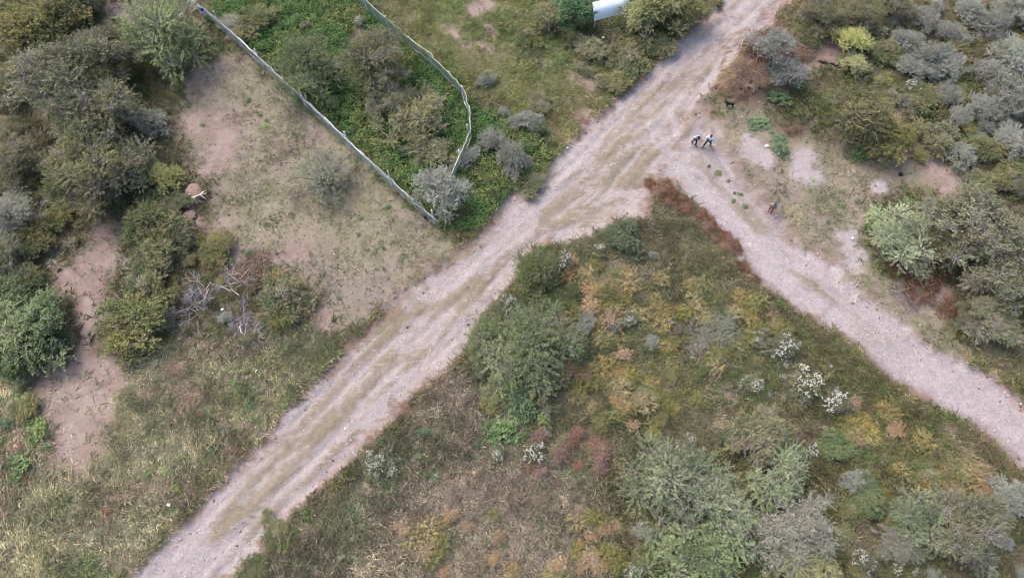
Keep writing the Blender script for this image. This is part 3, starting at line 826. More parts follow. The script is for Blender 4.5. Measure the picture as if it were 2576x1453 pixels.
# ---------------------------------------------------------------- trees and bushes, one by one
TREES = [
 # key, u, v, r, height factor, label
 ("mesquite0", 150, 190, 125, 1.1, "huge grey-green tree filling the upper left, largest crown of its clump"),
 ("mesquite1", 265, 130, 85, 1.0, "grey twiggy tree behind the huge one, beside the upright pink soil gap"),
 ("mesquite2", 255, 300, 110, 1.0, "dark grey-green tree bordering the dry clearing, beside a small silvery bush"),
 ("mesquite1", 215, 425, 115, 0.9, "low dense grey-green tree at the lower end of the upper left clump"),
 ("mesquite0", 320, 420, 75, 0.9, "dark tree between the silvery bush and a small yellow-green bush"),
 ("acacia0", 400, 75, 105, 1.0, "pale green feathery tree at the top, next to the end of the long fence"),
 ("olive0", 55, 70, 85, 1.0, "yellowish olive tree in the top left corner"),
 ("olive1", 160, 25, 70, 0.9, "olive tree at the top edge, second from the top left corner"),
 ("mesquite2", 205, -20, 60, 1.0, "dark tree cut by the top edge beside a bare soil patch"),
 ("mesquite1", 15, 210, 60, 0.8, "shaded tree cut by the left edge under the olive corner tree"),
 ("mesquite0", 35, 400, 75, 0.8, "dark low tree cut by the left edge above the bare grey tree"),
 ("bare0", 20, 530, 78, 1.0, "bare pale grey twiggy tree at the left edge"),
 ("olive0", 20, 320, 45, 0.8, "small yellowish tree at the left edge beside the huge grey-green crown"),
 ("broad0", 62, 830, 100, 0.8, "broad dome of rich green leaves at the left edge beside the pink path"),
 ("broad1", 25, 900, 60, 0.9, "low green lobe at the left edge just under the broad green dome"),
 ("broad1", 20, 740, 55, 1.0, "dark green tree at the left edge above the broad green dome"),
 ("mesquite2", 15, 640, 60, 0.9, "dark shaded tree at the left edge below the bare grey one"),
 ("greenthorn1", 770, 165, 95, 0.9, "fresh green tree inside the enclosure leaning over the long fence"),
 ("mesquite0", 945, 150, 92, 1.15, "dark grey-green tree in the enclosure's middle, beside pale bare soil"),
 ("mesquite2", 975, 250, 62, 1.0, "smaller dark tree just below the dark one in the enclosure"),
 ("duskyellow0", 1050, 300, 82, 0.8, "dusky yellow-green sprawling tree in the enclosure beside the bent fence"),
 ("duskyellow0", 1095, 380, 46, 0.8, "small yellow-green tree between the sprawling one and grey bushes in the enclosure"),
 ("loose0", 810, 435, 78, 0.9, "thin see-through grey-green tree standing alone in the dry clearing"),
 ("vivid0", 1440, 28, 56, 1.05, "dense bright green tree beside the white board"),
 ("yellow1", 1660, 5, 72, 1.2, "golden-green tree overhanging the white board's upper corner"),
 ("yellow0", 1605, 50, 46, 1.2, "olive-yellow tree right of the white board, below the golden-green one"),
 ("olive1", 1725, 20, 55, 1.0, "dark olive tree between the golden-green tree and the dirt road"),
 ("olive0", 1380, 40, 46, 0.9, "yellowish loose tree left of the dense bright green tree"),
 ("yellow0", 1625, -40, 44, 1.0, "olive tree at the top edge right behind the white board"),
 ("greenthorn0", 1350, 685, 72, 0.9, "feathery green tree leaning over the dirt road's lower edge"),
 ("greenthorn1", 1330, 875, 130, 0.8, "large dense green tree in the wedge beside the road, white blossoms around"),
 ("greenthorn0", 1225, 850, 58, 0.8, "green tree bulging toward the road from the wedge's large dense tree"),
 ("acacia0", 1700, 1220, 115, 1.0, "lime green sprayed tree, upper left of the lower right grove"),
 ("acacia1", 1810, 1290, 105, 1.0, "pale lime tree in the middle of the lower right grove"),
 ("acacia2", 1740, 1390, 105, 0.9, "lime tree at the bottom edge of the lower right grove"),
 ("bare1", 2010, 1340, 105, 1.0, "grey half-leafless tree in the lower right grove"),
 ("acacia1", 1960, 1200, 80, 0.9, "dull green tree above the grey half-leafless one"),
 ("mesquite1", 1915, 1090, 76, 0.9, "rounded olive-grey tree below the large white blossoms"),
 ("yellow1", 2030, 1440, 85, 0.8, "yellow-green tree cut by the bottom edge under the grey half-leafless one"),
 ("acacia2", 2310, 1300, 78, 1.0, "light yellow-green tree, brightest of the lower right corner"),
 ("bare0", 2255, 1370, 56, 0.9, "grey twiggy tree leaning out under the brightest yellow-green tree"),
 ("mesquite2", 2430, 1325, 105, 0.9, "soft grey-green tree at the lower right corner"),
 ("silver1", 2540, 1250, 55, 1.0, "greyish tree at the right edge above the soft grey-green corner tree"),
 ("mesquite0", 2460, 570, 125, 1.1, "big dark thorny tree at the right edge above the gravel track"),
 ("acacia2", 2270, 590, 88, 0.8, "fine green tree bordering grey gravel, left lobe of the big dark clump"),
 ("mesquite1", 2540, 700, 95, 1.0, "dark tree at the right edge with pale bare limbs"),
 ("mesquite2", 2500, 800, 70, 0.8, "low green-grey tree at the right edge near the track's bank"),
 ("mesquite2", 2365, 620, 70, 1.0, "dark tree joining the fine green tree to the big dark thorny one"),
 ("olive0", 2165, 285, 84, 1.0, "dark olive tree between the people and the silvery scrub"),
 ("olive1", 2240, 345, 64, 0.9, "low olive tree just right of the dark olive tree"),
 ("yellow0", 2145, 105, 44, 1.0, "small vivid yellow-green tree, the upper one of two"),
 ("yellow1", 2150, 160, 36, 0.9, "small vivid yellow-green tree, the lower one of two"),
 ("mesquite1", 2070, 30, 60, 1.0, "grey-green tree at the top edge right of the dirt road"),
 ("mesquite2", 2160, 30, 56, 1.0, "grey tree at the top edge above the vivid yellow-green trees"),
 ("mesquite0", 2250, 5, 50, 1.0, "dark grey tree at the top edge, third right of the dirt road"),
]
rp = random.Random(7)
for kname, u, v, r, h, lab in TREES:
    place(kname, "tree", u, v, r, lab, "tree", "trees of the dry scrubland", rp, h)

BUSHES = [
 ("greenthorn0", 1285, 790, 52, .7, "green bush filling the gap between the wedge's two roadside trees"),
 ("greenthorn1", 1400, 760, 44, .6, "dark green bush right of the gap between the wedge's two roadside trees"),
 ("silver0", 372, 305, 47, 1, "small silvery bush standing out from the dark trees into the clearing"),
 ("yellow0", 405, 445, 44, .8, "small yellow-green bush at the clearing's left border"),
 ("thicket0", 370, 560, 74, 1, "olive bush mass beside the upper end of the pink path"),
 ("thicket1", 385, 645, 66, 1, "dark green bush right of the pink path, second from its upper end"),
 ("thicket2", 365, 725, 70, 1, "brownish green bush above the rounded one beside the pink path"),
 ("thicket0", 340, 800, 92, 1, "big rounded green bush bulging beside the narrow neck of the pink path"),
 ("thicket1", 320, 865, 60, 1, "green bush at the lower foot of the big rounded one"),
 ("olive1", 545, 620, 46, .6, "olive bush above the pinkish brush heap"),
 ("thicket2", 715, 745, 66, .9, "ochre and green bush beside the dirt road's clearing corner"),
 ("thicket1", 690, 800, 40, .9, "green tuft of a bush under the ochre and green one"),
 ("thicket0", 450, 580, 45, 1, "brownish bush between the pink boulder and the olive bush mass"),
 ("silver1", 1175, 395, 42, 1, "silvery grey bush against the bent fence"),
 ("silver2", 1110, 480, 62, 1.2, "large silver-grey bush where the two fences meet"),
 ("silver0", 1160, 470, 36, 1, "silver-grey bush right of the fence corner's large one"),
 ("thicket1", 1145, 530, 32, 1, "small olive round bush near the fence corner"),
 ("silver1", 1290, 395, 60, 1.2, "grey-green feathery bush between enclosure and dirt road"),
 ("silver2", 1325, 300, 38, 1.1, "bluish grey bush right of the enclosure, above the feathery one"),
 ("silver0", 1240, 350, 34, 1, "small grey bush between bent fence and feathery bush"),
 ("thicket0", 1340, 460, 40, .8, "low green bush at the dirt road's upper edge"),
 ("silver1", 1225, 200, 26, .9, "little grey bush outside the bent fence's straight run"),
 ("thicket2", 1360, 260, 34, .7, "fresh green low bush above the bluish grey bush"),
 ("broad1", 1570, 590, 48, .8, "dark green leafy bush at the tip of the wedge between the roads"),
 ("silver2", 1472, 808, 32, .9, "small blue-silver bush amid the ochre weeds of the wedge"),
 ("loose0", 1810, 835, 68, .5, "pale dry bush with a fresh green side in the wedge"),
 ("broad0", 1420, 935, 30, .6, "small bright green bush under the wedge's large dense tree"),
 ("herb0", 1310, 1020, 36, .8, "bright green leafy patch plant below the wedge's large dense tree"),
 ("herb0", 1255, 1080, 34, .8, "bright green plant beside white blossoms at the wedge's lower left"),
 ("broad1", 2100, 1120, 44, .6, "dark green leafy bush near the fan grass below the large white blossoms"),
 ("broad0", 2190, 1260, 42, .7, "deep green bush between lime grove and light yellow-green tree"),
 ("broad1", 2170, 1210, 36, .6, "small green bush among flattened grass, just above the deep green one"),
 ("broad0", 1850, 1110, 40, .5, "green low bush left of the rounded olive-grey tree"),
 ("silver0", 1935, 145, 52, 1.3, "blue-grey bush on top of the brown soil heap, upper one"),
 ("silver2", 1978, 192, 46, 1.2, "blue-grey bush on the soil heap's right side, lower one"),
 ("herb0", 1950, 240, 26, .6, "vivid green low plant at the foot of the soil heap"),
 ("herb0", 2010, 205, 20, .8, "tiny vivid green plant right of the blue-grey bushes"),
 ("herb0", 2162, 382, 22, 1, "bright green sprig under the dark olive tree"),
 ("herb0", 1965, 375, 20, .9, "bright green sprig beside the litter right of the people"),
 ("herb0", 1905, 305, 22, .5, "green weedy patch plant right of the people, near the soil heap"),
 ("herb0", 1962, 345, 16, .5, "green weed right of the people, just below the weedy patch plant"),
 ("herb1", 2205, 545, 24, .7, "yellowish green plant at the fine green tree's upper left"),
 ("silver1", 2280, 100, 50, 1, "silvery bush right of the vivid yellow-green trees, top row"),
 ("silver2", 2300, 170, 52, 1, "silvery bush directly below the top row one right of the vivid trees"),
 ("silver0", 2400, 85, 48, 1, "pale silvery bush at the top, fifth from the road"),
 ("silver1", 2350, 140, 44, 1, "silvery green bush in the scrub's middle, greenest of its neighbours"),
 ("silver2", 2390, 165, 46, 1, "silvery bush with dark gap below it, in the scrub's middle"),
 ("silver0", 2390, 235, 44, 1, "silvery bush below the one with a dark gap"),
 ("silver1", 2420, 290, 40, 1, "lower silvery bush above the olive thicket of the scrub"),
 ("silver0", 2500, 60, 58, 1.1, "big pale silvery bush at the top right"),
 ("silver2", 2560, 20, 55, 1.1, "pale silvery bush in the top right corner"),
 ("silver1", 2540, 140, 62, 1.1, "large silvery bush at the right edge, below the corner one"),
 ("silver0", 2490, 180, 55, 1, "large grey bush left of the right edge's silvery one"),
 ("silver2", 2550, 240, 60, 1.1, "grey bush at the right edge, third from the top corner"),
 ("silver1", 2480, 270, 46, 1, "grey bush left of the third right edge bush"),
 ("silver2", 2330, 45, 46, 1, "grey bush at the top edge among dark green undergrowth"),
 ("silver1", 2440, 25, 44, 1, "grey bush at the top edge left of the big pale one"),
 ("thicket1", 2360, 345, 56, 1, "olive thicket bush with a bleached branch, below the silvery scrub"),
 ("silver0", 2420, 390, 46, .9, "dull grey-green bush below the olive thicket bush"),
 ("thicket0", 2480, 370, 50, .9, "olive bush near the right edge below the silvery scrub"),
 ("silver2", 2545, 350, 46, .9, "grey bush at the right edge, lowest of the silvery ones"),
 ("thicket2", 2540, 440, 48, .9, "olive-brown bush at the right edge above the big dark thorny tree"),
 ("thicket1", 2470, 460, 44, .9, "dull bush between pink bare patch and big dark thorny tree"),
 ("thicket2", 2230, 130, 44, .8, "dark green undergrowth bush right of the vivid yellow-green trees"),
 ("thicket0", 2330, 240, 50, .7, "dark olive low bush enclosed by silvery ones"),
 ("thicket1", 2460, 120, 40, .7, "dark low bush between the big pale silvery ones"),
 ("thicket2", 2240, 235, 40, .7, "dark bush right of a pink bare strip in the scrub"),
 ("thicket0", 640, 50, 58, .8, "brownish twiggy bush inside the enclosure at the top"),
 ("bare1", 580, 60, 40, .5, "grey twiggy bush leaning over the fence near the white sacks"),
 ("thicket1", 1480, 120, 50, .7, "dark weedy bush under the dense bright green tree"),
 ("thicket2", 1590, 150, 56, .7, "greenish weedy bush between white board and dirt road"),
 ("thicket0", 1660, 110, 46, .7, "dark weedy bush beside the dirt road below the olive trees"),
 ("thicket1", 1550, 205, 46, .6, "low green bush above the red earth at the dirt road"),
 ("thicket2", 1330, 90, 44, .6, "olive weedy bush left of the dense bright green tree"),
 ("thicket0", 2030, 90, 44, .8, "green bush between dirt road and grey-green top edge tree"),
 ("thicket1", 90, 600, 60, .9, "shaded olive bush below the bare grey tree"),
 ("thicket0", 60, 700, 50, .9, "dark olive bush left of the pink path"),
 ("thicket2", 150, 860, 40, .8, "brown-green bush at the right foot of the broad green dome"),
 ("thicket1", 60, 1030, 44, .7, "low green bush at the left edge below the broad green dome"),
 ("thicket0", 130, 545, 50, .7, "olive tall weed bush above the pink path's top"),
 ("thicket0", 440, 510, 42, .9, "green bush under the small yellow-green one at the clearing border"),
 ("thicket1", 1230, 1010, 34, .6, "green low bush at the road bank below the bulging green tree"),
 ("thicket2", 700, 1345, 46, .6, "green bush at the dirt road's lower right edge near the bottom"),
 ("thicket0", 640, 1430, 46, .6, "green bush in the bottom edge corner right of the dirt road"),
 ("thicket2", 2000, 1420, 40, .7, "ochre bush between lime and grey trees at the bottom"),
 ("thicket1", 2430, 1180, 50, .6, "reddish olive bush below the gravel track at the right"),
 ("thicket2", 2330, 1190, 46, .6, "ochre-brown bush above the light yellow-green tree"),
]
for kname, u, v, r, h, lab in BUSHES:
    if kname[:4] == 'silv':
        r, h = r * rp.uniform(0.8, 1.25), h * rp.uniform(0.7, 1.05)
    place(kname, "bush", u, v, r, lab, "bush", "bushes of the dry scrubland", rp, h)

FLOWERS = [
 (1415, 655, 30, "white-flowered bush at the upper right of the tree leaning over the road"), (1508, 628, 20, "small white-flowered bush near the wedge's tip"),
 (1285, 770, 32, "white-flowered bush between the wedge's two green trees at the road"), (1440, 865, 30, "white-flowered bush on the right flank of the wedge's large dense tree"),
 (1583, 800, 24, "white-flowered bush right of the blue-silver one"), (1215, 880, 22, "white-flowered bush on the road side of the wedge's large dense tree"),
 (1965, 868, 42, "tall white-flowered bush nearest the gravel track"), (1905, 850, 22, "white-flowered sprig left of the tall white-flowered bush"),
 (2030, 960, 46, "large white-flowered bush, middle of the three below the track"), (2100, 1015, 40, "white-flowered bush with dry fan grass beneath"),
 (1890, 965, 28, "greenish white-flowered bush left of the large one"), (945, 1165, 36, "white-flowered bush alone at the dirt road's lower edge"), (985, 1180, 24, "white-flowered sprig right beside the lone roadside bush"),
 (1252, 1135, 22, "white-flowered bush left of two below the wedge's large tree"), (1345, 1140, 34, "white-flowered bush right of two below the wedge's large tree"), (1378, 1088, 16, "tiny white-flowered sprig above the right of two"),
 (1735, 1112, 22, "small white-flowered bush above the lime grove"), (2040, 1135, 22, "white-flowered sprig on the rounded olive-grey tree's right"), (2165, 1255, 18, "white-flowered sprig beside the deep green bush"),
 (2170, 1410, 32, "white-flowered bush at the bottom right of the grove"), (1590, 1440, 26, "white-flowered bush at the bottom edge left of the lime trees"), (1890, 1395, 22, "white-flowered sprig between lime and grey trees"),
 (2300, 215, 22, "white-flowered bush amid silvery scrub"), (2215, 80, 20, "white-flowered sprig above the small white one in the upper scrub"), (2205, 140, 14, "small white-flowered sprig right of the vivid yellow-green trees"),
 (2500, 285, 22, "white-flowered bush near the right edge in the silvery scrub"), (2400, 290, 13, "tiny white-flowered sprig in the silvery scrub"), (905, 55, 18, "white-flowered plant inside the enclosure above the bare soil"),
 (2480, 1440, 30, "white-flowered bush at the bottom edge of the lower right corner"), (1570, 560, 16, "white-flowered sprig on top of the wedge tip's leafy bush"),
]
for i, (u, v, r, lab) in enumerate(FLOWERS):
    place("flower%d" % (i % 3), "flowering_bush", u, v, r, lab, "bush", "white-flowered bushes", rp, 1.7 if 1200 < u < 1460 and v < 900 else 1.1)

MARKS = [(1330, 875, "the wedge's large dense tree"), (1570, 590, "the wedge tip's leafy bush"), (1472, 808, "the blue-silver bush"), (1810, 835, "the pale dry bush of the wedge"), (1965, 868, "the tall white-flowered bush"),
 (2030, 960, "the large white-flowered bush"), (1700, 1220, "the upper lime tree"), (1740, 1390, "the bottom lime tree"), (1765, 355, "the two people"), (1100, 550, "the fence corner"), (810, 435, "the clearing's lone tree"), (1660, 440, "the road fork"),
 (485, 775, "the lilac-grey leafless bush"), (640, 680, "the pinkish brush heap"), (340, 800, "the big rounded green bush"), (60, 830, "the broad green dome"), (945, 1165, "the lone roadside white-flowered bush"), (715, 745, "the ochre and green bush"),
 (2010, 1340, "the grey half-leafless tree"), (1915, 1090, "the rounded olive-grey tree"), (2310, 1300, "the brightest yellow-green tree"), (2165, 285, "the dark olive tree"), (2330, 710, "the rust-brown brush heap"), (1345, 1140, "the right of two white-flowered bushes"),
 (1583, 800, "the white-flowered bush by the blue-silver one"), (487, 482, "the pinkish boulder"), (425, 1268, "the white scrap"), (1938, 505, "the beige-topped person"), (2500, 180, "the large grey bush"), (2300, 215, "the silvery scrub's white-flowered bush"), (2390, 165, "the silvery bush with dark gap"),
 (190, 1100, "the pink path's lower end"), (250, 600, "the pink path's top"), (1290, 395, "the grey-green feathery bush"), (1448, 30, "the dense bright green tree"), (700, 1345, "the green bush at the road's lower edge"), (1540, 1380, "the bleached twig fork"), (850, 870, "the torn red road bank"), (643, 931, "the pale scrap"), (2100, 1120, "the dark green bush near fan grass"), (2230, 790, "the track's wide bend"), (2480, 1110, "the track's right end"), (480, 8, "the plastic jugs")]
ORD = ["nearest", "second", "third", "fourth", "fifth", "sixth", "seventh", "eighth", "ninth", "tenth", "eleventh", "twelfth", "thirteenth", "fourteenth", "fifteenth"]
def name_apart(items):
    """items: (object, description, u, v); labels by look, side of the nearest landmark and rank of distance"""
    groups = {}
    for o, desc, u, v in items:
        m = min(MARKS, key=lambda q: (q[0] - u) ** 2 + (q[1] - v) ** 2)
        dx, dy = u - m[0], v - m[1]
        side = ("right of" if dx > 0 else "left of") if abs(dx) > abs(dy) else ("below" if dy > 0 else "above")
        groups.setdefault((desc, side, m[2]), []).append((math.hypot(dx, dy), o))
    for (desc, side, mk), l in groups.items():
        l.sort(key=lambda q: q[0])
        for i, (d, o) in enumerate(l):
            o["label"] = ("%s %s %s" % (desc, side, mk)) if len(l) == 1 else ("%s %s, %s outward" % (desc, side + " " + mk, ORD[min(i, 14)]))

def scatter_px(poly, n, seed, mind=12, avoid=True):
    rr = random.Random(seed)
    xs = [p[0] for p in poly]; ys = [p[1] for p in poly]
    pp = np.array(poly, float)
    out = []
    for _ in range(n * 30):
        if len(out) >= n:
            break
        u, v = rr.uniform(min(xs), max(xs)), rr.uniform(min(ys), max(ys))
        if not inside(np.array([u]), np.array([v]), pp)[0] or any((u - a) ** 2 + (v - b) ** 2 < mind * mind for a, b in out):
            continue
        x, y = P(u, v)
        if avoid and samp(m_way, np.array([x]), np.array([y]))[0] > 0.2:
            continue
        out.append((u, v))
    return out

UNDER = [
 ([(2190, 20), (2576, 0), (2576, 480), (2450, 470), (2300, 400), (2200, 200)], 46, ("silver0", "silver1", "silver2", "thicket0", "thicket1", "silver0"), 12, 30),
 ([(0, 0), (260, 0), (240, 60), (120, 110), (0, 130)], 8, ("olive0", "olive1", "thicket0"), 16, 34),
 ([(0, 380), (420, 440), (440, 560), (300, 620), (0, 640)], 16, ("thicket0", "thicket2", "silver1", "olive0"), 14, 32),
 ([(300, 540), (460, 560), (480, 700), (420, 880), (270, 880), (260, 760)], 16, ("thicket0", "thicket1", "thicket2", "olive1"), 14, 30),
 ([(460, 600), (620, 600), (800, 700), (800, 840), (640, 860), (480, 820)], 12, ("thicket1", "thicket2", "silver0"), 10, 24),
 ([(1180, 960), (1260, 800), (1380, 640), (1460, 680), (1440, 960), (1300, 1000)], 14, ("greenthorn0", "thicket0", "thicket1", "greenthorn1"), 14, 34),
 ([(1560, 1150), (1900, 1130), (2180, 1200), (2160, 1453), (1600, 1453)], 24, ("acacia0", "thicket1", "silver0", "olive0", "thicket2"), 14, 36),
 ([(2180, 1240), (2576, 1200), (2576, 1453), (2200, 1453)], 16, ("acacia1", "silver2", "thicket0", "silver1"), 14, 36),
 ([(2180, 520), (2576, 440), (2576, 880), (2420, 830), (2250, 660)], 18, ("mesquite0", "thicket1", "silver0", "acacia0"), 14, 36),
 ([(1200, 240), (1360, 270), (1400, 400), (1290, 490), (1190, 560), (1200, 380)], 12, ("silver1", "thicket0", "broad1", "silver2"), 9, 22),
 ([(1340, 40), (1760, 40), (1620, 170), (1450, 190)], 12, ("thicket0", "olive1", "yellow0", "thicket2"), 12, 28),
 ([(1460, 620), (1700, 640), (1900, 760), (1850, 950), (1600, 1100), (1480, 950)], 26, ("thicket0", "thicket1", "silver2", "thicket1", "greenthorn0"), 10, 26),
 ([(700, 60), (960, 40), (1140, 260), (1120, 420), (960, 380), (760, 220)], 10, ("acacia1", "mesquite1", "thicket0"), 10, 24),
]
APART = []
KIND = dict(gree="green thorny shrub", silv="silvery shrub", thic="olive shrub", oliv="olive-yellow shrub", acac="pale green shrub", mesq="dark thorny shrub", broa="leafy green shrub", yell="yellow-green shrub")
for j, (poly, n, keys, r0, r1) in enumerate(UNDER):
    for u, v in scatter_px(poly, n, 900 + j, 18):
        kk, rr_ = rp.choice(keys), rp.uniform(r0, r1)
        o = place(kk, "shrub", u, v, rr_, "", "shrub", "undergrowth shrubs", rp, rp.uniform(0.6, 1.1))
        APART.append((o, ("larger " if rr_ > (r0 + r1) / 2 else "small ") + KIND[kk[:4]], u, v))
for u, v in scatter_px([(1880, 830), (2010, 830), (2150, 980), (2130, 1060), (2000, 1010), (1880, 990)], 12, 950, 20) + scatter_px([(1180, 780), (1300, 740), (1460, 860), (1440, 930), (1200, 930)], 7, 951, 24) + scatter_px([(2140, 1180), (2200, 1400), (2480, 1430), (2440, 1453), (2150, 1453)], 5, 952, 24):
    o = place("flower%d" % rp.randrange(3), "flowering_sprig", u, v, rp.uniform(9, 17), "", "bush", "white-flowered bushes", rp, 1.0)
    APART.append((o, "sparse white-flowered sprig", u, v))
FERN_SETS = [
 ([(1420, 640), (1560, 650), (1700, 700), (1680, 800), (1560, 900), (1420, 830), (1400, 720)], 38, ("fern0", "fern1", "fern1", "fern2", "fern0", "fern1"), "feathery ochre weed near the tip of the wedge between the roads"),
 ([(1420, 900), (1560, 900), (1700, 1000), (1650, 1100), (1500, 1060), (1400, 960)], 40, ("fern0", "fern1", "fern1", "fern0", "fern1", "fern2"), "feathery ochre weed in the middle of the wedge between the roads"),
 ([(1700, 700), (1860, 720), (1990, 820), (1880, 900), (1700, 1050), (1680, 850)], 26, ("fern1", "fern0", "fern1"), "olive feathery weed along the wedge's gravel track side"),
 ([(1380, 1300), (1560, 1280), (1580, 1453), (1380, 1453)], 18, ("fern0", "fern1", "fern1", "fern2"), "feathery ochre weed left of the lime grove at the bottom"),
 ([(1000, 1290), (1250, 1280), (1300, 1440), (1050, 1440)], 16, ("fern2", "fern1", "fern0"), "feathery ochre weed in the dry grass at the bottom middle"),
 ([(1350, 1080), (1520, 1080), (1520, 1180), (1300, 1190)], 14, ("fern3",), "rusty pink feathery weed below the wedge's large tree"),
 ([(2080, 1000), (2250, 1020), (2350, 1130), (2150, 1130)], 18, ("fern0", "fern1", "fern2"), "feathery ochre weed right of the large white-flowered bushes"),
 ([(2260, 1180), (2500, 1180), (2540, 1240), (2300, 1240)], 14, ("fern0", "fern2"), "feathery ochre weed above the lower right corner trees"),
 ([(1635, 452), (1690, 470), (1790, 545), (1870, 620), (1920, 710), (1905, 715), (1850, 645), (1740, 555), (1645, 480)], 10, ("fern3",), "dry rust-brown weed on the bank where the roads fork"),
 ([(680, 700), (780, 700), (800, 800), (680, 830)], 10, ("fern0", "fern1"), "feathery ochre weed in the bush beside the clearing corner"),
 ([(330, 680), (440, 690), (430, 760), (300, 740)], 10, ("fern0", "fern1"), "feathery ochre weed among the bushes right of the pink path"),
 ([(2200, 60), (2576, 40), (2560, 420), (2250, 400)], 20, ("fern1", "fern1", "fern0"), "olive feathery weed between the silvery bushes of the upper scrub"),
 ([(2240, 640), (2320, 660), (2400, 760), (2340, 760), (2250, 690)], 14, ("fern3",), "dry rust-brown weed on the bank below the big dark clump"),
]
for j, (poly, n, keys, lab) in enumerate(FERN_SETS):
    for u, v in scatter_px(poly, n, 300 + j, 14):
        kk, rr_ = rp.choice(keys), rp.uniform(12, 27)
        if 'fork' in lab or 'bank below' in lab:
            rr_ = rp.uniform(7, 16)
        o = place(kk, "weed", u, v, rr_, lab, "weed", "feathery weeds", rp, rp.uniform(0.8, 1.2))
        APART.append((o, ("large " if rr_ > 19.5 else "small ") + dict(fern0="ochre", fern1="olive", fern2="orange-tan", fern3="rust-brown")[kk] + " feathery weed", u, v))
HERB_SETS = [
 ([(480, 150), (690, 210), (960, 450), (1090, 570), (900, 800), (640, 600), (520, 400)], 16, "small green weed growing in the dry clearing", 3, 7),
 ([(1900, 420), (2180, 470), (2160, 560), (1980, 560)], 8, "small green weed in the dry grass right of the gravel track", 4, 8),
 ([(1760, 400), (1800, 400), (1900, 520), (1860, 520)], 7, "small green weed growing on the gravel track's crown", 4, 8),
 ([(-20, 960), (110, 960), (120, 1140), (-20, 1250)], 14, "yellow-green weed at the left edge beside the pink path's lower end", 10, 22),
 ([(1240, 940), (1400, 980), (1380, 1080), (1240, 1060)], 16, "bright green leafy weed below the wedge's large tree", 9, 18),
 ([(400, 900), (850, 880), (600, 1150), (330, 1400), (150, 1400), (300, 1050)], 18, "small green weed in the long grass left of the dirt road", 6, 14),
 ([(950, 1020), (1250, 1020), (1500, 1200), (1300, 1440), (760, 1400)], 16, "small green weed in the dry grass right of the dirt road", 6, 13),
]
for j, (poly, n, lab, r0, r1) in enumerate(HERB_SETS):
    for u, v in scatter_px(poly, n, 400 + j, 14, "track's" not in lab):
        kk = rp.choice(("herb0", "herb1"))
        o = place(kk, "leafy_weed", u, v, rp.uniform(r0, r1), lab, "weed", "leafy weeds", rp, rp.uniform(0.6, 1.0))
        APART.append((o, ("green" if kk == "herb0" else "yellow-green") + " leafy weed", u, v))

def tussock(key, u, v, rpx, lab, group):
    x, y = P(u, v, 0.2)
    s = rpx * mpp(u, v) / 0.75
    o = link("grass_tussock", PROTO[key], None, (x, y, gz(x, y) - 0.02), rp.uniform(0, 6.28), (s, s, s))
    tag(o, lab, "grass tussock", "grass tussocks")
    APART.append((o, ("big " if rpx > 14 else "small ") + dict(tuss0="straw", tuss1="pale green", tuss2="brownish")[key] + " tussock", u, v))
for j, (poly, n, keys, lab) in enumerate([
 ([(960, 1100), (1250, 1050), (1500, 1200), (1560, 1440), (700, 1440), (760, 1300)], 26, ("tuss0", "tuss2", "tuss1", "tuss2"), "straw tussock in the dry grass right of the dirt road"),
 ([(420, 880), (840, 850), (600, 1150), (330, 1420), (60, 1420), (300, 1050)], 22, ("tuss1", "tuss0", "tuss1"), "pale green tussock in the field left of the dirt road"),
 ([(1700, 700), (1850, 720), (2000, 850), (1800, 900), (1720, 880)], 24, ("tuss0", "tuss1", "tuss0"), "pale tussock along the wedge's gravel track side"),
 ([(1980, 1060), (2120, 1040), (2100, 1130), (1990, 1140)], 10, ("tuss0",), "dry fan-shaped tussock below the large white-flowered bushes"),
 ([(2120, 1060), (2440, 1100), (2500, 1230), (2150, 1220)], 24, ("tuss1", "tuss2"), "flattened tussock between gravel track and lower right corner trees"),
 ([(0, 560), (200, 560), (180, 640), (0, 720)], 20, ("tuss1", "tuss0"), "tall tussock left of the pink path's top"),
 ([(1300, 20), (1400, 100), (1380, 200), (1250, 60)], 14, ("tuss1", "tuss0"), "yellowish tussock in the grass above the enclosure's bent fence")]):
    for u, v in scatter_px(poly, n, 500 + j, 16):
        tussock(rp.choice(keys), u, v, rp.uniform(8, 20), lab, lab)

name_apart(APART)

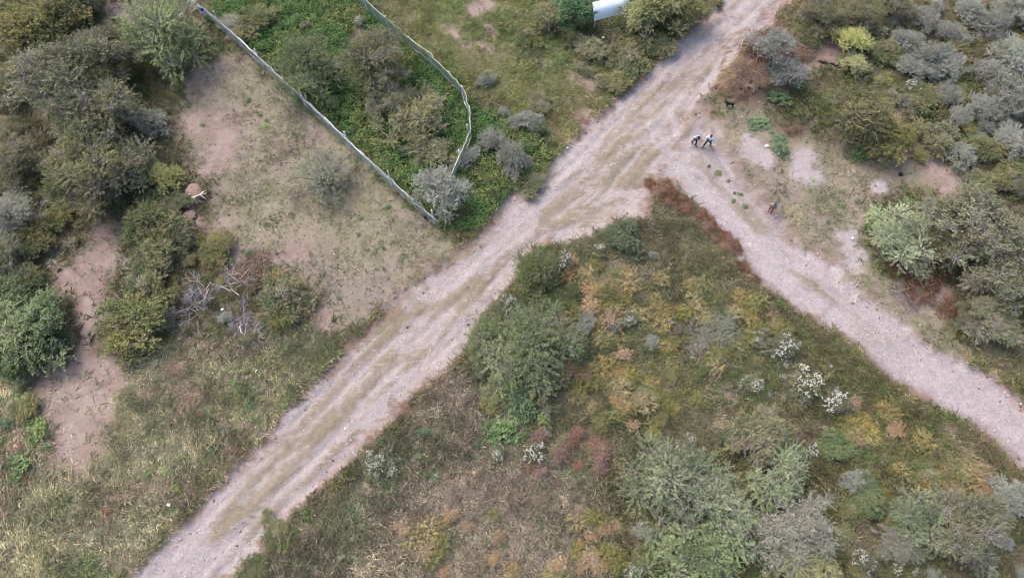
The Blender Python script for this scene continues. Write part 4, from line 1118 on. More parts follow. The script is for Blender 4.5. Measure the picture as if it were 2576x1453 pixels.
# dead brush
for key, u, v, r, name, cat, lab in [
 ("dead2", 640, 680, 62, "brush_heap", "brush", "pinkish brown brush heap at the clearing's lower left corner"),
 ("dead0", 600, 700, 50, "dead_branch", "branch", "bleached forked branch lying on the pinkish brush heap"),
 ("dead1", 485, 775, 46, "dead_bush", "bush", "lilac-grey leafless bush below the olive bush"),
 ("dead1", 600, 800, 40, "dead_bush", "bush", "grey leafless bush between the lilac-grey one and the ochre bush"),
 ("dead0", 640, 840, 40, "dead_bush", "bush", "lowest grey leafless bush, at the edge of the long grass"),
 ("dead0", 490, 720, 44, "dead_branch", "branch", "bleached branch sticking up above the lilac-grey leafless bush"),
 ("dead2", 480, 590, 40, "brush_heap", "brush", "small reddish brush heap beside the pink boulder"),
 ("rust1", 2330, 710, 62, "brush_heap", "brush", "rust-brown brush heap on the bank under the big dark thorny tree"),
 ("dead2", 1892, 140, 48, "brush_heap", "brush", "dark red brush heap thrown on the soil heap beside the dirt road"),
 ("dead2", 1862, 188, 34, "brush_heap", "brush", "grey brush heap on the near side of the soil heap"),
 ("dead2", 2012, 128, 46, "brush_heap", "brush", "red-brown brush heap right of the upper blue-grey bush"),
 ("dead2", 1850, 222, 32, "brush_heap", "brush", "tan and red twig heap at the near end of the soil heap, above the dog"),
 ("dead2", 1895, 212, 42, "brush_heap", "brush", "tangled red-brown brush on the soil heap's right side"),
 ("dead2", 1945, 98, 44, "brush_heap", "brush", "dark red twig heap at the far end of the soil heap"),
 ("rust0", 1642, 456, 23, "brush_heap", "brush", "rust-brown dry brush at the very tip of the fork's bank"),
 ("rust1", 1677, 470, 33, "brush_heap", "brush", "rust-brown dry brush second from the tip along the fork's bank"),
 ("rust0", 1696, 483, 27, "brush_heap", "brush", "rust-brown dry brush third from the tip along the fork's bank"),
 ("rust1", 1724, 510, 32, "brush_heap", "brush", "rust-brown dry brush fourth from the tip along the fork's bank"),
 ("rust0", 1770, 533, 24, "brush_heap", "brush", "rust-brown dry brush fifth from the tip along the fork's bank"),
 ("rust1", 1792, 562, 34, "brush_heap", "brush", "rust-brown dry brush sixth from the tip along the fork's bank"),
 ("rust0", 1824, 586, 31, "brush_heap", "brush", "rust-brown dry brush seventh and widest along the fork's bank"),
 ("rust1", 1857, 615, 28, "brush_heap", "brush", "rust-brown dry brush eighth from the tip along the fork's bank"),
 ("rust0", 1869, 663, 20, "brush_heap", "brush", "rust-brown dry brush ninth from the tip along the fork's bank"),
 ("rust1", 1902, 694, 20, "brush_heap", "brush", "rust-brown dry brush last and smallest at the lower end of the fork's bank"),
 ("rust0", 2262, 668, 34, "brush_heap", "brush", "small rust-brown brush heap left of the bank's big one under the dark thorny tree"),
 ("rust1", 2395, 770, 38, "brush_heap", "brush", "rust-brown brush heap right of the bank's big one under the dark thorny tree"),
 ("rust0", 2440, 840, 26, "brush_heap", "brush", "lowest rust-brown brush heap along the track's upper bank"),
 ("dead2", 2000, 320, 30, "brush_heap", "brush", "flat red-brown twig heap right of the weedy patch near the people"),
 ("dead0", 2385, 375, 24, "dead_branch", "branch", "bleached antler-like branch in the olive thicket bush of the upper scrub"),
 ("dead0", 1540, 1380, 18, "dead_branch", "branch", "small bleached twig fork left of the lime grove"),
 ("dead0", 1730, 1310, 30, "dead_branch", "branch", "bleached curved branch showing through the lime grove"),
 ("dead1", 1780, 850, 46, "dead_bush", "bush", "pale leafless half of the dry bush in the wedge"),
 ("dead0", 1080, 125, 8, "dead_branch", "branch", "small pale twig beside the bent fence"),
]:
    s = r * mpp(u, v) / (1.35 if key != "dead1" else 1.25)
    x, y = P(u, v, 0.3)
    o = link(name, PROTO[key], None, (x, y, gz(x, y) - 0.02), rp.uniform(0, 6.28), (s, s, s))
    tag(o, lab, cat, "dead brush")
# ---------------------------------------------------------------- grass and ground cover (nobody could count it)
def points(dens_map, per_m2, seed, x0=-44, x1=44, y0=-6, y1=49):
    rng = np.random.default_rng(seed)
    n = int((x1 - x0) * (y1 - y0) * per_m2)
    x, y = rng.uniform(x0, x1, n), rng.uniform(y0, y1, n)
    # only what the frame and a margin of a few metres can show
    hw = 29 + 0.30 * np.clip(y, 0, 50) + 5
    keep = (np.abs(x) < hw) & (rng.uniform(0, 1, n) < samp(dens_map, x, y))
    return x[keep], y[keep], rng

def blades(name, dens, per_m2, nb, L, W, palette, wts, seed, lay, lab, csize=2.5, el=(0.15, 1.1), layw=0.5):
    x, y, rng = points(dens, per_m2, seed)
    z = samp(Z, x, y)
    n = len(x)
    # colour: patches of kind plus single odd tufts
    u = np.clip(fbm(x, y, csize, seed + 1, 3) * 2.3 - 0.65 + rng.normal(0, 0.15, n), 0, 0.999)
    cw = np.cumsum(wts) / np.sum(wts)
    col = palette[np.searchsorted(cw, u, side='right').clip(0, len(palette) - 1)] * dict(field_grass=2.2, dry_grass=1.9, wedge_grass=1.7, clearing_grass=1.1, flattened_grass=1.3, road_grass=0.95, scrub_grass=1.2).get(name, 1.55)
    col = col * (rng.uniform(0.74, 1.22, (n, 1)) * ((0.78 + 0.44 * vn(x, y, 0.7, seed + 5)) * (0.8 + 0.4 * fbm(x, y, 3.5, seed + 6, 2)))[:, None])
    size = rng.uniform(0.5, 1.4, n) * (0.5 + 1.0 * fbm(x, y, 1.6, seed + 3, 2))
    la = lay + (fbm(x, y, 5, seed + 9, 2) - 0.5) * 4
    m = n * nb
    b = np.repeat(np.stack([x, y, z - 0.02], 1), nb, axis=0)
    b[:, :2] += rng.normal(0, 0.05, (m, 2))
    a = rng.uniform(0, 6.28, m)
    e = rng.uniform(el[0], el[1], m)
    d = np.stack([np.cos(a) * np.cos(e), np.sin(a) * np.cos(e), np.sin(e)], 1)
    lv = np.repeat(np.stack([np.cos(la), np.sin(la), np.zeros(n)], 1), nb, axis=0)
    d = norm(d + lv * layw)
    l = L * np.repeat(size, nb) * rng.uniform(0.5, 1.2, m)
    w = norm(np.cross(d, np.array([0, 0, 1.0]) + rdir(rng, m) * 0.5)) * (W * 0.5)
    t = b + d * l[:, None]
    t[:, 2] -= 0.15 * l
    mid = b + d * (l * 0.55)[:, None]
    V = np.stack([b, mid + w, t, mid - w], 1).reshape(-1, 3)
    F = np.arange(m * 4).reshape(m, 4)
    c = np.repeat(np.repeat(col, nb, axis=0) * rng.uniform(0.85, 1.15, (m, 1)), 4, axis=0)
    F = np.concatenate([F[:, [0, 1, 2]], F[:, [0, 2, 3]]])
    me = new_mesh(name, V, F, c)
    me.materials.append(M_GRASS)
    tag(link(name, me), lab, "grass", None, "stuff")

free = (1 - np.clip(m_way * 1.4, 0, 1))
veg = free * (1 - bare * 0.93) * (1 - np.clip(mo, 0, 1))
nf = fbm(X, Y, 1.6, 77)
gap = sstep(0.28, 0.5, nf)
nea = (1 - np.maximum.reduce([a_clear, a_eclear, a_comp * 0.9, a_ngrass, a_sw, a_tw, a_tm, a_te]))
blades("field_grass", veg * a_sw * (0.35 + 0.65 * gap), 74, 6, 0.50, 0.024,
       pal((112, 116, 74), (136, 132, 94), (156, 146, 112), (122, 120, 82), (98, 106, 66), (146, 126, 102), sat=.68), (2, 3, 3, 2, 2, 1), 601, 0.6, "long straw-green grass covering the field left of the dirt road", 3.2, (0.05, 0.75), 0.8)
blades("dry_grass", veg * a_tw * (0.3 + 0.7 * gap), 80, 6, 0.48, 0.022,
       pal((150, 136, 116), (114, 110, 84), (162, 148, 124), (128, 110, 96), (98, 104, 70), (134, 134, 100), sat=.75), (2.5, 3, 2.5, 1.5, 3, 3), 602, 2.2, "pale dry grass with brown stalks right of the dirt road", 3.0, (0.05, 0.85), 0.6)
blades("wedge_grass", veg * a_tm * (0.35 + 0.65 * gap), 72, 6, 0.44, 0.024,
       pal((112, 108, 72), (98, 102, 66), (132, 120, 86), (146, 136, 108), (88, 96, 60), (116, 98, 80), sat=.72), (3, 3, 2, 2, 2, 2), 603, 1.2, "mixed olive and ochre grass in the wedge between the roads")
blades("flattened_grass", veg * a_te * (0.35 + 0.65 * gap), 62, 6, 0.52, 0.027,
       pal((108, 108, 68), (130, 124, 82), (120, 102, 82), (90, 98, 58), (148, 136, 104), (112, 114, 66), sat=.75), (3, 2, 2, 2, 1.5, 2), 604, -0.5, "olive and reddish flattened grass below the gravel track")
blades("verge_grass", veg * a_ngrass * (0.45 + 0.55 * gap), 70, 6, 0.32, 0.025,
       pal((118, 122, 68), (136, 134, 80), (100, 112, 60), (150, 140, 98), (110, 106, 66)), (3, 3, 2, 2, 2), 605, 0.2, "short yellow-green grass between the enclosure and the dirt road")
blades("scrub_grass", veg * np.clip(nea, 0, 1) * (0.4 + 0.6 * gap), 22, 4, 0.46, 0.042,
       pal((98, 98, 60), (116, 108, 72), (84, 94, 52), (134, 116, 86), (76, 90, 48), (104, 86, 66)), (3, 2, 3, 1.5, 2, 1), 606, 0.9, "olive-brown undergrowth grass between trees and silvery bushes")
cl = np.maximum(a_clear, a_eclear) * veg * (1 - white)
blades("clearing_grass", cl * (0.18 + 0.82 * sstep(0.40, 0.60, fbm(X, Y, 1.0, 81))) * (0.5 + 0.5 * gap), 80, 4, 0.15, 0.036,
       pal((92, 98, 66), (132, 128, 94), (84, 96, 58), (168, 156, 124), (112, 96, 80)), (3, 2, 3, 2, 2), 607, 0.3, "short sparse grass flecking the dry clearings", 1.2)
blades("road_grass", np.clip(tan * m_way * sstep(0.45, 0.62, n05) * 0.8, 0, 1), 34, 4, 0.13, 0.028,
       pal((150, 144, 100), (134, 138, 88), (172, 160, 124)), (2, 2, 2), 608, 0.8, "sparse dry grass on the crown of the roads", 1.0)
ed = np.exp(-((d_way + 0.35) / 0.45) ** 2) * free
blades("bank_grass", np.clip(ed * (1 - a_clear * 0.8) * (1 - a_eclear) * (0.3 + 0.7 * gap), 0, 1), 44, 5, 0.34, 0.032,
       pal((122, 118, 72), (144, 134, 92), (104, 108, 60), (138, 108, 82)), (3, 2, 2, 1.5), 609, 1.7, "ragged grass fringe along the road banks", 1.5)

def cover(name, dens, per_m2, nl, LL, LW, palette, wts, seed, hgt, lab):
    x, y, rng = points(dens, per_m2, seed)
    z = samp(Z, x, y)
    n = len(x)
    u = np.clip(fbm(x, y, 2.0, seed + 1, 3) * 1.9 - 0.45 + rng.normal(0, 0.18, n), 0, 0.999)
    cw = np.cumsum(wts) / np.sum(wts)
    col = palette[np.searchsorted(cw, u, side='right').clip(0, len(palette) - 1)] * rng.uniform(0.75, 1.2, (n, 1))
    h = hgt * (0.35 + 1.1 * fbm(x, y, 1.4, seed + 3, 2)) * rng.uniform(0.6, 1.2, n)
    m = n * nl
    b = np.repeat(np.stack([x, y, z], 1), nl, axis=0)
    b[:, :2] += rng.normal(0, 0.12, (m, 2))
    b[:, 2] += np.repeat(h, nl) * rng.uniform(0.25, 1, m)
    a = rng.uniform(0, 6.28, m)
    d = norm(np.stack([np.cos(a), np.sin(a), rng.uniform(-0.3, 0.6, m)], 1))
    g = Geo()
    leaves(g, b, d, norm(np.array([0, 0, 1.0]) + rdir(rng, m) * 0.55), LL * rng.uniform(0.6, 1.3, m), LW * rng.uniform(0.7, 1.3, m), np.repeat(col, nl, axis=0) * rng.uniform(0.85, 1.15, (m, 1)))
    tag(link(name, g.mesh(name, M_GRASS)), lab, "ground cover", None, "stuff")
GC = pal((74, 106, 54), (90, 116, 60), (62, 92, 46), (110, 118, 62), (124, 124, 66), (84, 100, 52))
cover("ground_cover", a_comp * veg, 34, 9, 0.15, 0.09, GC, (3, 3, 3, 2, 1.5, 2), 620, 0.45, "low green leafy ground cover filling the fenced enclosure")
cover("leafy_undergrowth", veg * np.clip(nea, 0, 1) * sstep(0.48, 0.62, fbm(X, Y, 3.0, 88)), 12, 8, 0.14, 0.08,
      pal((84, 102, 54), (70, 92, 46), (106, 110, 62), (118, 106, 66)), (3, 3, 2, 1.5), 621, 0.4, "leafy green undergrowth between the trees")
cover("wedge_undergrowth", veg * np.maximum(a_tm, a_te) * sstep(0.5, 0.64, fbm(X, Y, 2.4, 89)), 22, 8, 0.11, 0.055,
      pal((88, 106, 54), (72, 92, 48), (120, 112, 58), (106, 118, 60)), (3, 2, 2, 2), 622, 0.4, "leafy green weeds among the grass of the wedge")
cover("verge_undergrowth", veg * np.maximum(a_ngrass * sstep(0.52, 0.66, fbm(X, Y, 2.6, 90)), a_sw * 0.5 * sstep(0.58, 0.68, fbm(X, Y, 2.2, 92))), 18, 8, 0.11, 0.06,
      pal((92, 116, 58), (110, 124, 64), (80, 104, 52)), (3, 2, 2), 623, 0.3, "leafy green weeds among the grass of the verges and field")

# stones, clods: on the roads and along the torn banks
def stones(name, dens, per_m2, s0, s1, palette, seed, lab):
    x, y, rng = points(dens, per_m2, seed)
    n = len(x)
    z = samp(Z, x, y)
    o = np.array([[1, 0, 0], [0.2, 1, 0], [-1, 0.1, 0], [-0.1, -1, 0], [0.1, 0.1, 0.75], [0, 0, -0.6]])
    f = np.array([[0, 1, 4], [1, 2, 4], [2, 3, 4], [3, 0, 4], [1, 0, 5], [2, 1, 5], [3, 2, 5], [0, 3, 5]])
    s = s0 + (s1 - s0) * rng.uniform(0, 1, n) ** 3
    a = rng.uniform(0, 6.28, n)
    V = o[None] * s[:, None, None] * rng.uniform(0.7, 1.3, (n, 6, 1))
    Vx = V[..., 0] * np.cos(a)[:, None] - V[..., 1] * np.sin(a)[:, None]
    Vy = V[..., 0] * np.sin(a)[:, None] + V[..., 1] * np.cos(a)[:, None]
    V = np.stack([Vx + x[:, None], Vy + y[:, None], V[..., 2] + z[:, None]], -1)
    F = (f[None] + (np.arange(n) * 6)[:, None, None]).reshape(-1, 3)
    c = palette[rng.choice(len(palette), n)] * rng.uniform(0.75, 1.15, (n, 1))
    me = new_mesh(name, V.reshape(-1, 3), F, np.repeat(c, 6, axis=0))
    me.materials.append(M_STONE)
    tag(link(name, me), lab, "gravel", None, "stuff")
stones("gravel", m_way * (0.15 + 0.85 * np.maximum(pale, white)), 9, 0.02, 0.08, pal((212, 202, 204), (196, 184, 182), (220, 210, 212), (176, 162, 158), k=.62), 640, "loose pale stones strewn on the roads")
stones("clods", np.clip(edge * 0.9 + mo, 0, 1) * (1 - a_comp * 0.7), 8, 0.025, 0.11, pal((200, 174, 162), (172, 138, 124), (200, 176, 162), (150, 116, 102), k=.55), 641, "reddish earth clods along the torn road banks and soil heap")
stones("leaf_litter", np.clip(cl * 0.9 + bare * 0.5, 0, 1), 12, 0.02, 0.06, pal((96, 82, 74), (128, 104, 94), (76, 70, 58), (170, 158, 136), k=.5), 642, "dark specks of litter on the bare soil")
# ---------------------------------------------------------------- fences
def crooked(a, b, rng, amp, n=5):
    t = np.linspace(0, 1, n)[:, None]
    p = a * (1 - t) + b * t
    p[1:-1] += rng.normal(0, amp, (n - 2, 3))
    return p

def fence(name, tops, rail_z, posts, label, seed, netc, rails, railc, net_lo=0.05, wire=0.013, pitch=0.062):
    """tops: photo pixels of the rail over each post; posts: extra height and lean of each post"""
    rng = np.random.default_rng(seed)
    base = np.array([np.append(P(u, v, rail_z), 0) for u, v in tops])
    for b in base:
        b[2] = gz(b[0], b[1])
    root = tag(link(name, None, None, tuple(base[len(base) // 2])), label, "fence")
    root.empty_display_size = 0.3
    o0 = base[len(base) // 2]
    base = base - o0
    up = np.array([0, 0, rail_z])
    wc = lin((194, 188, 180), KL)
    for b, (ex, lx, ly) in zip(base, posts):
        g = Geo()
        r = rng.uniform(0.055, 0.07)
        top = b + up + np.array([lx, ly, ex])
        c = wc * rng.uniform(0.8, 1.15)
        tube(g, crooked(b - np.array([0, 0, 0.4]), top, rng, 0.018, 6), np.linspace(r * 1.15, r * 0.8, 6), c, 7)
        link("post", g.mesh("post", M_WOOD), root)
    for i in range(len(base) - 1):
        a, b = base[i], base[i + 1]
        Lb = np.linalg.norm((b - a)[:2])
        for rz_, rr_ in rails:
            if rz_ < rail_z - 0.1 and rng.random() < 0.25:
                continue
            g = Geo()
            off = np.array([0, 0, rz_])
            d = norm(b - a)
            c = lin(railc, KL) * rng.uniform(0.6, 1.2)
            tube(g, crooked(a + off - d * 0.15 + rng.normal(0, 0.02, 3), b + off + d * 0.15 + rng.normal(0, 0.02, 3), rng, 0.035, 7), np.linspace(rr_, rr_ * 0.65, 7) * rng.uniform(0.75, 1.2), c, 6)
            link("rail", g.mesh("rail", M_WOOD), root)
        # netting of crossed plastic strands with a cord along its top and foot
        g = Geo()
        nrm = norm(np.cross(b - a, np.array([0, 0, 1.0]))) * 0.05
        lo, hi = net_lo, rail_z - 0.02
        hh = hi - lo
        A, B2 = [], []
        for s in (1, -1):
            k0 = -hh if s == 1 else 0
            k1 = Lb if s == 1 else Lb + hh
            q = np.arange(k0 + 0.02, k1, pitch)
            x0, x1 = np.clip(q, 0, Lb), np.clip(q + s * hh, 0, Lb)
            z0, z1 = (x0 - q) / s, (x1 - q) / s
            A.append(np.stack([x0, z0], 1)); B2.append(np.stack([x1, z1], 1))
        A, B2 = np.concatenate(A), np.concatenate(B2)
        T = norm((b - a) * np.array([1, 1, 0]))
        def to3(q):
            t = q[:, :1] / Lb
            sag = np.sin(t * math.pi) * 0.05 * (q[:, 1:] / hh)
            return a + (b - a) * t + np.array([0, 0, 1.0]) * (q[:, 1:] + lo - sag) + nrm
        sel = np.linalg.norm(A - B2, axis=1) > 0.03
        sticks(g, to3(A[sel]), to3(B2[sel]), wire / 2, wire / 2, lin(netc, KL) * rng.uniform(0.75, 1.2, (sel.sum(), 1)), 3)
        for zz in (lo, hi):
            sticks(g, (a + nrm + np.array([0, 0, zz]))[None], (b + nrm + np.array([0, 0, zz]))[None], 0.012, 0.012, lin(netc, KL) * 1.3, 4)
        link("netting", g.mesh("netting", M_NET), root)
    return root

LF = [(420, -70), (480, -6), (546, 47), (599, 95), (652, 144), (707, 194), (762, 243), (817, 295), (871, 347), (925, 397), (979, 447), (1037, 500), (1092, 546)]
fence("long_fence", LF, 1.05, [(0.1, 0, 0), (0.2, 0, 0), (0.65, -0.05, 0.1), (0.05, 0, 0), (0.75, -0.12, 0.12), (0.12, 0.1, 0.02), (0.7, -0.12, 0.1), (0.05, 0, 0), (0.7, -0.02, 0.1), (0.05, 0, 0), (0.75, 0.0, 0.1), (0.08, 0, 0), (0.7, -0.1, 0.15)],
      "long straight fence of pale poles and blue-grey netting along the dry clearing", 700, (150, 160, 160), ((1.05, 0.042), (0.6, 0.03), (0.92, 0.028)), (172, 166, 164), 0.1, 0.010, 0.14)
RF = [(850, -70), (919, 0), (976, 50), (1028, 94), (1085, 139), (1128, 180), (1165, 221), (1181, 270), (1183, 325), (1158, 385), (1130, 455), (1112, 512)]
fence("bent_fence", RF, 1.25, [(0.1, 0, 0), (0.15, -0.1, 0), (0.3, -0.15, 0.1), (0.1, 0, 0), (0.3, -0.2, 0.1), (0.05, 0, 0), (0.2, -0.1, 0.05), (0.05, 0, 0), (0.4, -0.2, 0.1), (0.25, -0.1, 0.05), (0.1, 0, 0), (0.3, 0.05, 0.1)],
      "bent fence of green netting and crooked poles around the leafy enclosure", 701, (96, 120, 108), ((1.25, 0.035), (0.4, 0.05)), (172, 162, 146), 0.1, 0.013, 0.078)

# ---------------------------------------------------------------- white board on posts
f0, f1 = P(1494, 76), P(1574, 55)
L_ = float(np.linalg.norm(f1 - f0))
root = tag(link("white_board", None, None, (f0[0], f0[1], gz(*f0)), math.atan2(f1[1] - f0[1], f1[0] - f0[0])), "slanted blank white board on poles between green trees beside the road", "billboard")
tilt = Matrix.Translation((0, 0, 1.0)) @ Matrix.Rotation(math.radians(-32), 4, 'X')
g = Geo()
W_, H_ = L_ + 0.25, 1.30
nseg = 8
for i in range(nseg):                                   # sheet with slight waves
    x0, x1 = -0.12 + W_ * i / nseg, -0.12 + W_ * (i + 1) / nseg
    y0, y1 = 0.012 * math.sin(i * 1.7), 0.012 * math.sin((i + 1) * 1.7)
    V = [tilt @ Vector(p) for p in ((x0, y0 - 0.09, 0), (x1, y1 - 0.09, 0), (x1, y1 - 0.09, H_), (x0, y0 - 0.09, H_), (x0, y0 - 0.07, 0), (x1, y1 - 0.07, 0), (x1, y1 - 0.07, H_), (x0, y0 - 0.07, H_))]
    g.add(V, [[0, 1, 2, 3], [5, 4, 7, 6], [0, 4, 5, 1], [3, 2, 6, 7]], np.array([0.70, 0.75, 0.80]))
link("panel", g.mesh("panel", M_SHEET), root)
g = Geo()
for z_ in (0.02, H_ - 0.06):
    box(g, (-0.12, -0.068, z_), (W_ - 0.12, -0.03, z_ + 0.05), np.array([0.4, 0.36, 0.3]), tilt)
link("batten", g.mesh("batten", M_WOOD), root)
for i, (x, back) in enumerate(((0.0, 0), (L_ * 0.47, 0), (L_, 0), (0.02, 1), (L_ - 0.02, 1))):
    g = Geo()
    tp = tilt @ Vector((x, -0.02, H_ - 0.1 if back else 0.06))
    tube(g, crooked(np.array([x, tp[1], -0.35]), np.array(tp), np.random.default_rng(60 + i), 0.012, 5), [0.05, 0.048, 0.045, 0.042, 0.04], lin((166, 156, 148), KL), 7)
    link("post", g.mesh("post", M_WOOD), root)

# ---------------------------------------------------------------- skinned figures
def skin(name, V, E, R, mat, col, parent, sub=1, rootv=0):
    me = bpy.data.meshes.new(name)
    me.from_pydata([tuple(v) for v in V], E, [])
    o = bpy.data.objects.new(name, me)
    COL.objects.link(o)
    o.modifiers.new("skin", 'SKIN').use_smooth_shade = True
    for i, r in enumerate(R):
        sv = me.skin_vertices[0].data[i]
        sv.radius = (r, r) if not isinstance(r, tuple) else r
        sv.use_root = i == rootv
    if sub:
        s = o.modifiers.new("sub", 'SUBSURF')
        s.levels = s.render_levels = sub
    bpy.context.view_layer.update()
    dg = bpy.context.evaluated_depsgraph_get()
    m2 = bpy.data.meshes.new_from_object(o.evaluated_get(dg))
    bpy.data.objects.remove(o)
    n = len(m2.vertices)
    at = m2.color_attributes.new("Col", 'FLOAT_COLOR', 'POINT')
    c = np.ones((n, 4), dtype=np.float32)
    c[:, :3] = col
    at.data.foreach_set("color", c.ravel())
    m2.materials.clear()
    m2.materials.append(mat)
    m2.name = name
    return link(name, m2, parent)

def blob(g, c, r, col, nu=10, nv=7, cut=-1.0):
    V, F = [], []
    for j in range(nv + 1):
        ph = math.pi * j / nv
        for i in range(nu):
            th = 2 * math.pi * i / nu
            V.append((c[0] + r[0] * math.sin(ph) * math.cos(th), c[1] + r[1] * math.sin(ph) * math.sin(th), c[2] + r[2] * max(math.cos(ph), cut)))
    for j in range(nv):
        for i in range(nu):
            F.append([j * nu + i, (j + 1) * nu + i, (j + 1) * nu + (i + 1) % nu, j * nu + (i + 1) % nu])
    g.add(V, F, col)

def person(u, v, rz, J, cols, label, cap=False, hood=False, sc=0.76):
    """J: joint positions facing -Y; standing height about 1.72 m"""
    x, y = P(u, v)
    root = tag(link("person", None, None, (x, y, gz(x, y)), rz, (sc * 1.22, sc * 1.22, sc)), label, "person", "people walking at the fork")
    names = ["pelvis", "spine", "chest", "neck", "head", "crown", "nose", "shL", "elL", "wrL", "haL", "shR", "elR", "wrR", "haR", "hipL", "knL", "anL", "toL", "hipR", "knR", "anR", "toR"]
    V = [np.array(J[n], float) for n in names]
    I = {n: i for i, n in enumerate(names)}
    R = dict(pelvis=.12, spine=.11, chest=.13, neck=.052, head=.088, crown=.06, nose=.014, shL=.058, elL=.043, wrL=.03, haL=(.036, .018), shR=.058, elR=.043, wrR=.03, haR=(.036, .018), hipL=.085, knL=.056, anL=.04, toL=.032, hipR=.085, knR=.056, anR=.04, toR=.032)
    E = [("pelvis", "spine"), ("spine", "chest"), ("chest", "neck"), ("neck", "head"), ("head", "crown"), ("head", "nose"), ("chest", "shL"), ("shL", "elL"), ("elL", "wrL"), ("wrL", "haL"), ("chest", "shR"), ("shR", "elR"), ("elR", "wrR"), ("wrR", "haR"),
         ("pelvis", "hipL"), ("hipL", "knL"), ("knL", "anL"), ("anL", "toL"), ("pelvis", "hipR"), ("hipR", "knR"), ("knR", "anR"), ("anR", "toR")]
    Rl = [R[n] for n in names]
    El = [(I[a], I[b]) for a, b in E]
    for s in "LR":                                    # five separate fingers, slightly curled
        w, h = V[I["wr" + s]], V[I["ha" + s]]
        d = norm(h - w)
        sx = norm(np.cross(d, np.array([0, 1.0, 0.2])))
        cu = norm(np.cross(sx, d))
        for k_, (off, ln) in enumerate(((-.032, .065), (-.011, .078), (.011, .074), (.032, .058), (-.05, .04))):
            b = h + sx * off + (d * 0.012 if k_ < 4 else -d * 0.03)
            m = b + d * ln * 0.55 + cu * 0.006 + (sx * -0.02 if k_ == 4 else 0)
            t = m + d * ln * 0.45 + cu * 0.022
            n0 = len(V)
            V += [b, m, t]; Rl += [.010, .009, .007]
            El += [(I["ha" + s], n0), (n0, n0 + 1), (n0 + 1, n0 + 2)]
    skin("body", V, El, Rl, M_SKIN, cols["skin"], root)
    sh = ["pelvis", "spine", "chest", "shL", "elL", "wrL", "shR", "elR", "wrR"]
    Vs = [np.array(J[n], float) for n in sh]
    Vs[5] = Vs[4] + (Vs[5] - Vs[4]) * 0.92; Vs[8] = Vs[7] + (Vs[8] - Vs[7]) * 0.92
    Rs = [.15, .145, .16, .08, .062, .048, .08, .062, .048]
    Es = [(0, 1), (1, 2), (2, 3), (3, 4), (4, 5), (2, 6), (6, 7), (7, 8)]
    skin("shirt", Vs, Es, Rs, M_CLOTH, cols["shirt"], root)
    tr = ["pelvis", "hipL", "knL", "anL", "hipR", "knR", "anR"]
    Vt = [np.array(J[n], float) for n in tr]
    Vt[0] = Vt[0] + np.array([0, 0, 0.03])
    skin("trousers", Vt, [(0, 1), (1, 2), (2, 3), (0, 4), (4, 5), (5, 6)], [.138, .11, .078, .06, .11, .078, .06], M_CLOTH, cols["trousers"], root)
    for s in "LR":
        a, t = np.array(J["an" + s], float), np.array(J["to" + s], float)
        d = norm((t - a) * np.array([1, 1, 0]))
        heel = np.array([a[0], a[1], a[2] - 0.045]) - d * 0.05
        skin("shoe", [heel, heel + d * 0.12, heel + d * 0.26], [(0, 1), (1, 2)], [(.048, .045), (.05, .045), (.042, .034)], M_CLOTH, cols["shoe"], root)
    hd, cr, ns = (np.array(J[n], float) for n in ("head", "crown", "nose"))
    fw = norm((ns - hd) * np.array([1, 1, 0.6]))
    g = Geo()
    if cap:
        blob(g, cr - fw * 0.004, (0.108, 0.112, 0.085), cols["hair"], 12, 8, -0.35)
        blob(g, cr + fw * 0.11 - np.array([0, 0, 0.03]), (0.075, 0.075, 0.012), cols["hair"], 10, 4)
    else:
        blob(g, cr - fw * 0.02, (0.102, 0.108, 0.09), cols["hair"], 12, 8, -0.6)
        blob(g, hd - fw * 0.05, (0.088, 0.07, 0.085), cols["hair"], 10, 6)
    link("cap" if cap else "hair", g.mesh("hair", M_CLOTH), root)
    sx = norm(np.cross(fw, np.array([0, 0, 1.0])))
    for s in (-1, 1):
        g = Geo(); blob(g, hd + fw * 0.082 + sx * 0.032 * s + np.array([0, 0, 0.02]), (0.012,) * 3, np.array([0.02, 0.015, 0.01]), 6, 4)
        link("eye", g.mesh("eye", M_SKIN), root)
        g = Geo(); blob(g, hd + sx * 0.088 * s, (0.014, 0.02, 0.03), cols["skin"], 6, 5)
        link("ear", g.mesh("ear", M_SKIN), root)
    g = Geo(); blob(g, hd + fw * 0.083 - np.array([0, 0, 0.045]), (0.022, 0.01, 0.007), cols["skin"] * np.array([0.8, 0.45, 0.4]), 6, 4)
    link("mouth", g.mesh("mouth", M_SKIN), root)
    if hood:
        g = Geo(); blob(g, np.array(J["neck"], float) - fw * 0.09, (0.13, 0.08, 0.07), cols["shirt"] * 0.9, 10, 6)
        link("hood", g.mesh("hood", M_CLOTH), root)
    return root

def joints(strideL, strideR, armL, armR, bow=0.0):
    J = dict(pelvis=(0, 0, .95), spine=(0, -.02 - bow * .2, 1.12), chest=(0, -.03 - bow * .6, 1.32 - bow * .05), neck=(0, -.04 - bow, 1.46 - bow * .2), head=(0, -.06 - bow * 1.5, 1.57 - bow * .35), crown=(0, -.055 - bow * 1.6, 1.64 - bow * .4))
    J["nose"] = (0, J["head"][1] - .10, J["head"][2] - .02 - bow * .3)
    for s, sg, st, ar in (("L", 1, strideL, armL), ("R", -1, strideR, armR)):
        J["hip" + s] = (sg * .09, 0, .90)
        J["kn" + s] = (sg * .10, -st * .5 - .05, .50)
        J["an" + s] = (sg * .10, -st + (.04 if st < 0 else 0), .085 + (.05 if st < -.1 else 0))
        J["to" + s] = (sg * .11, -st - .14, .04 + (.0 if st < -.1 else 0))
        c = J["chest"]
        J["sh" + s] = (sg * .18, c[1], c[2] + .07)
        for q, pt in zip(("el", "wr", "ha"), ar):
            J[q + s] = (sg * pt[0], pt[1] + c[1] * .5, pt[2])
    return J
SKIN = lin((178, 128, 104), 0.7)
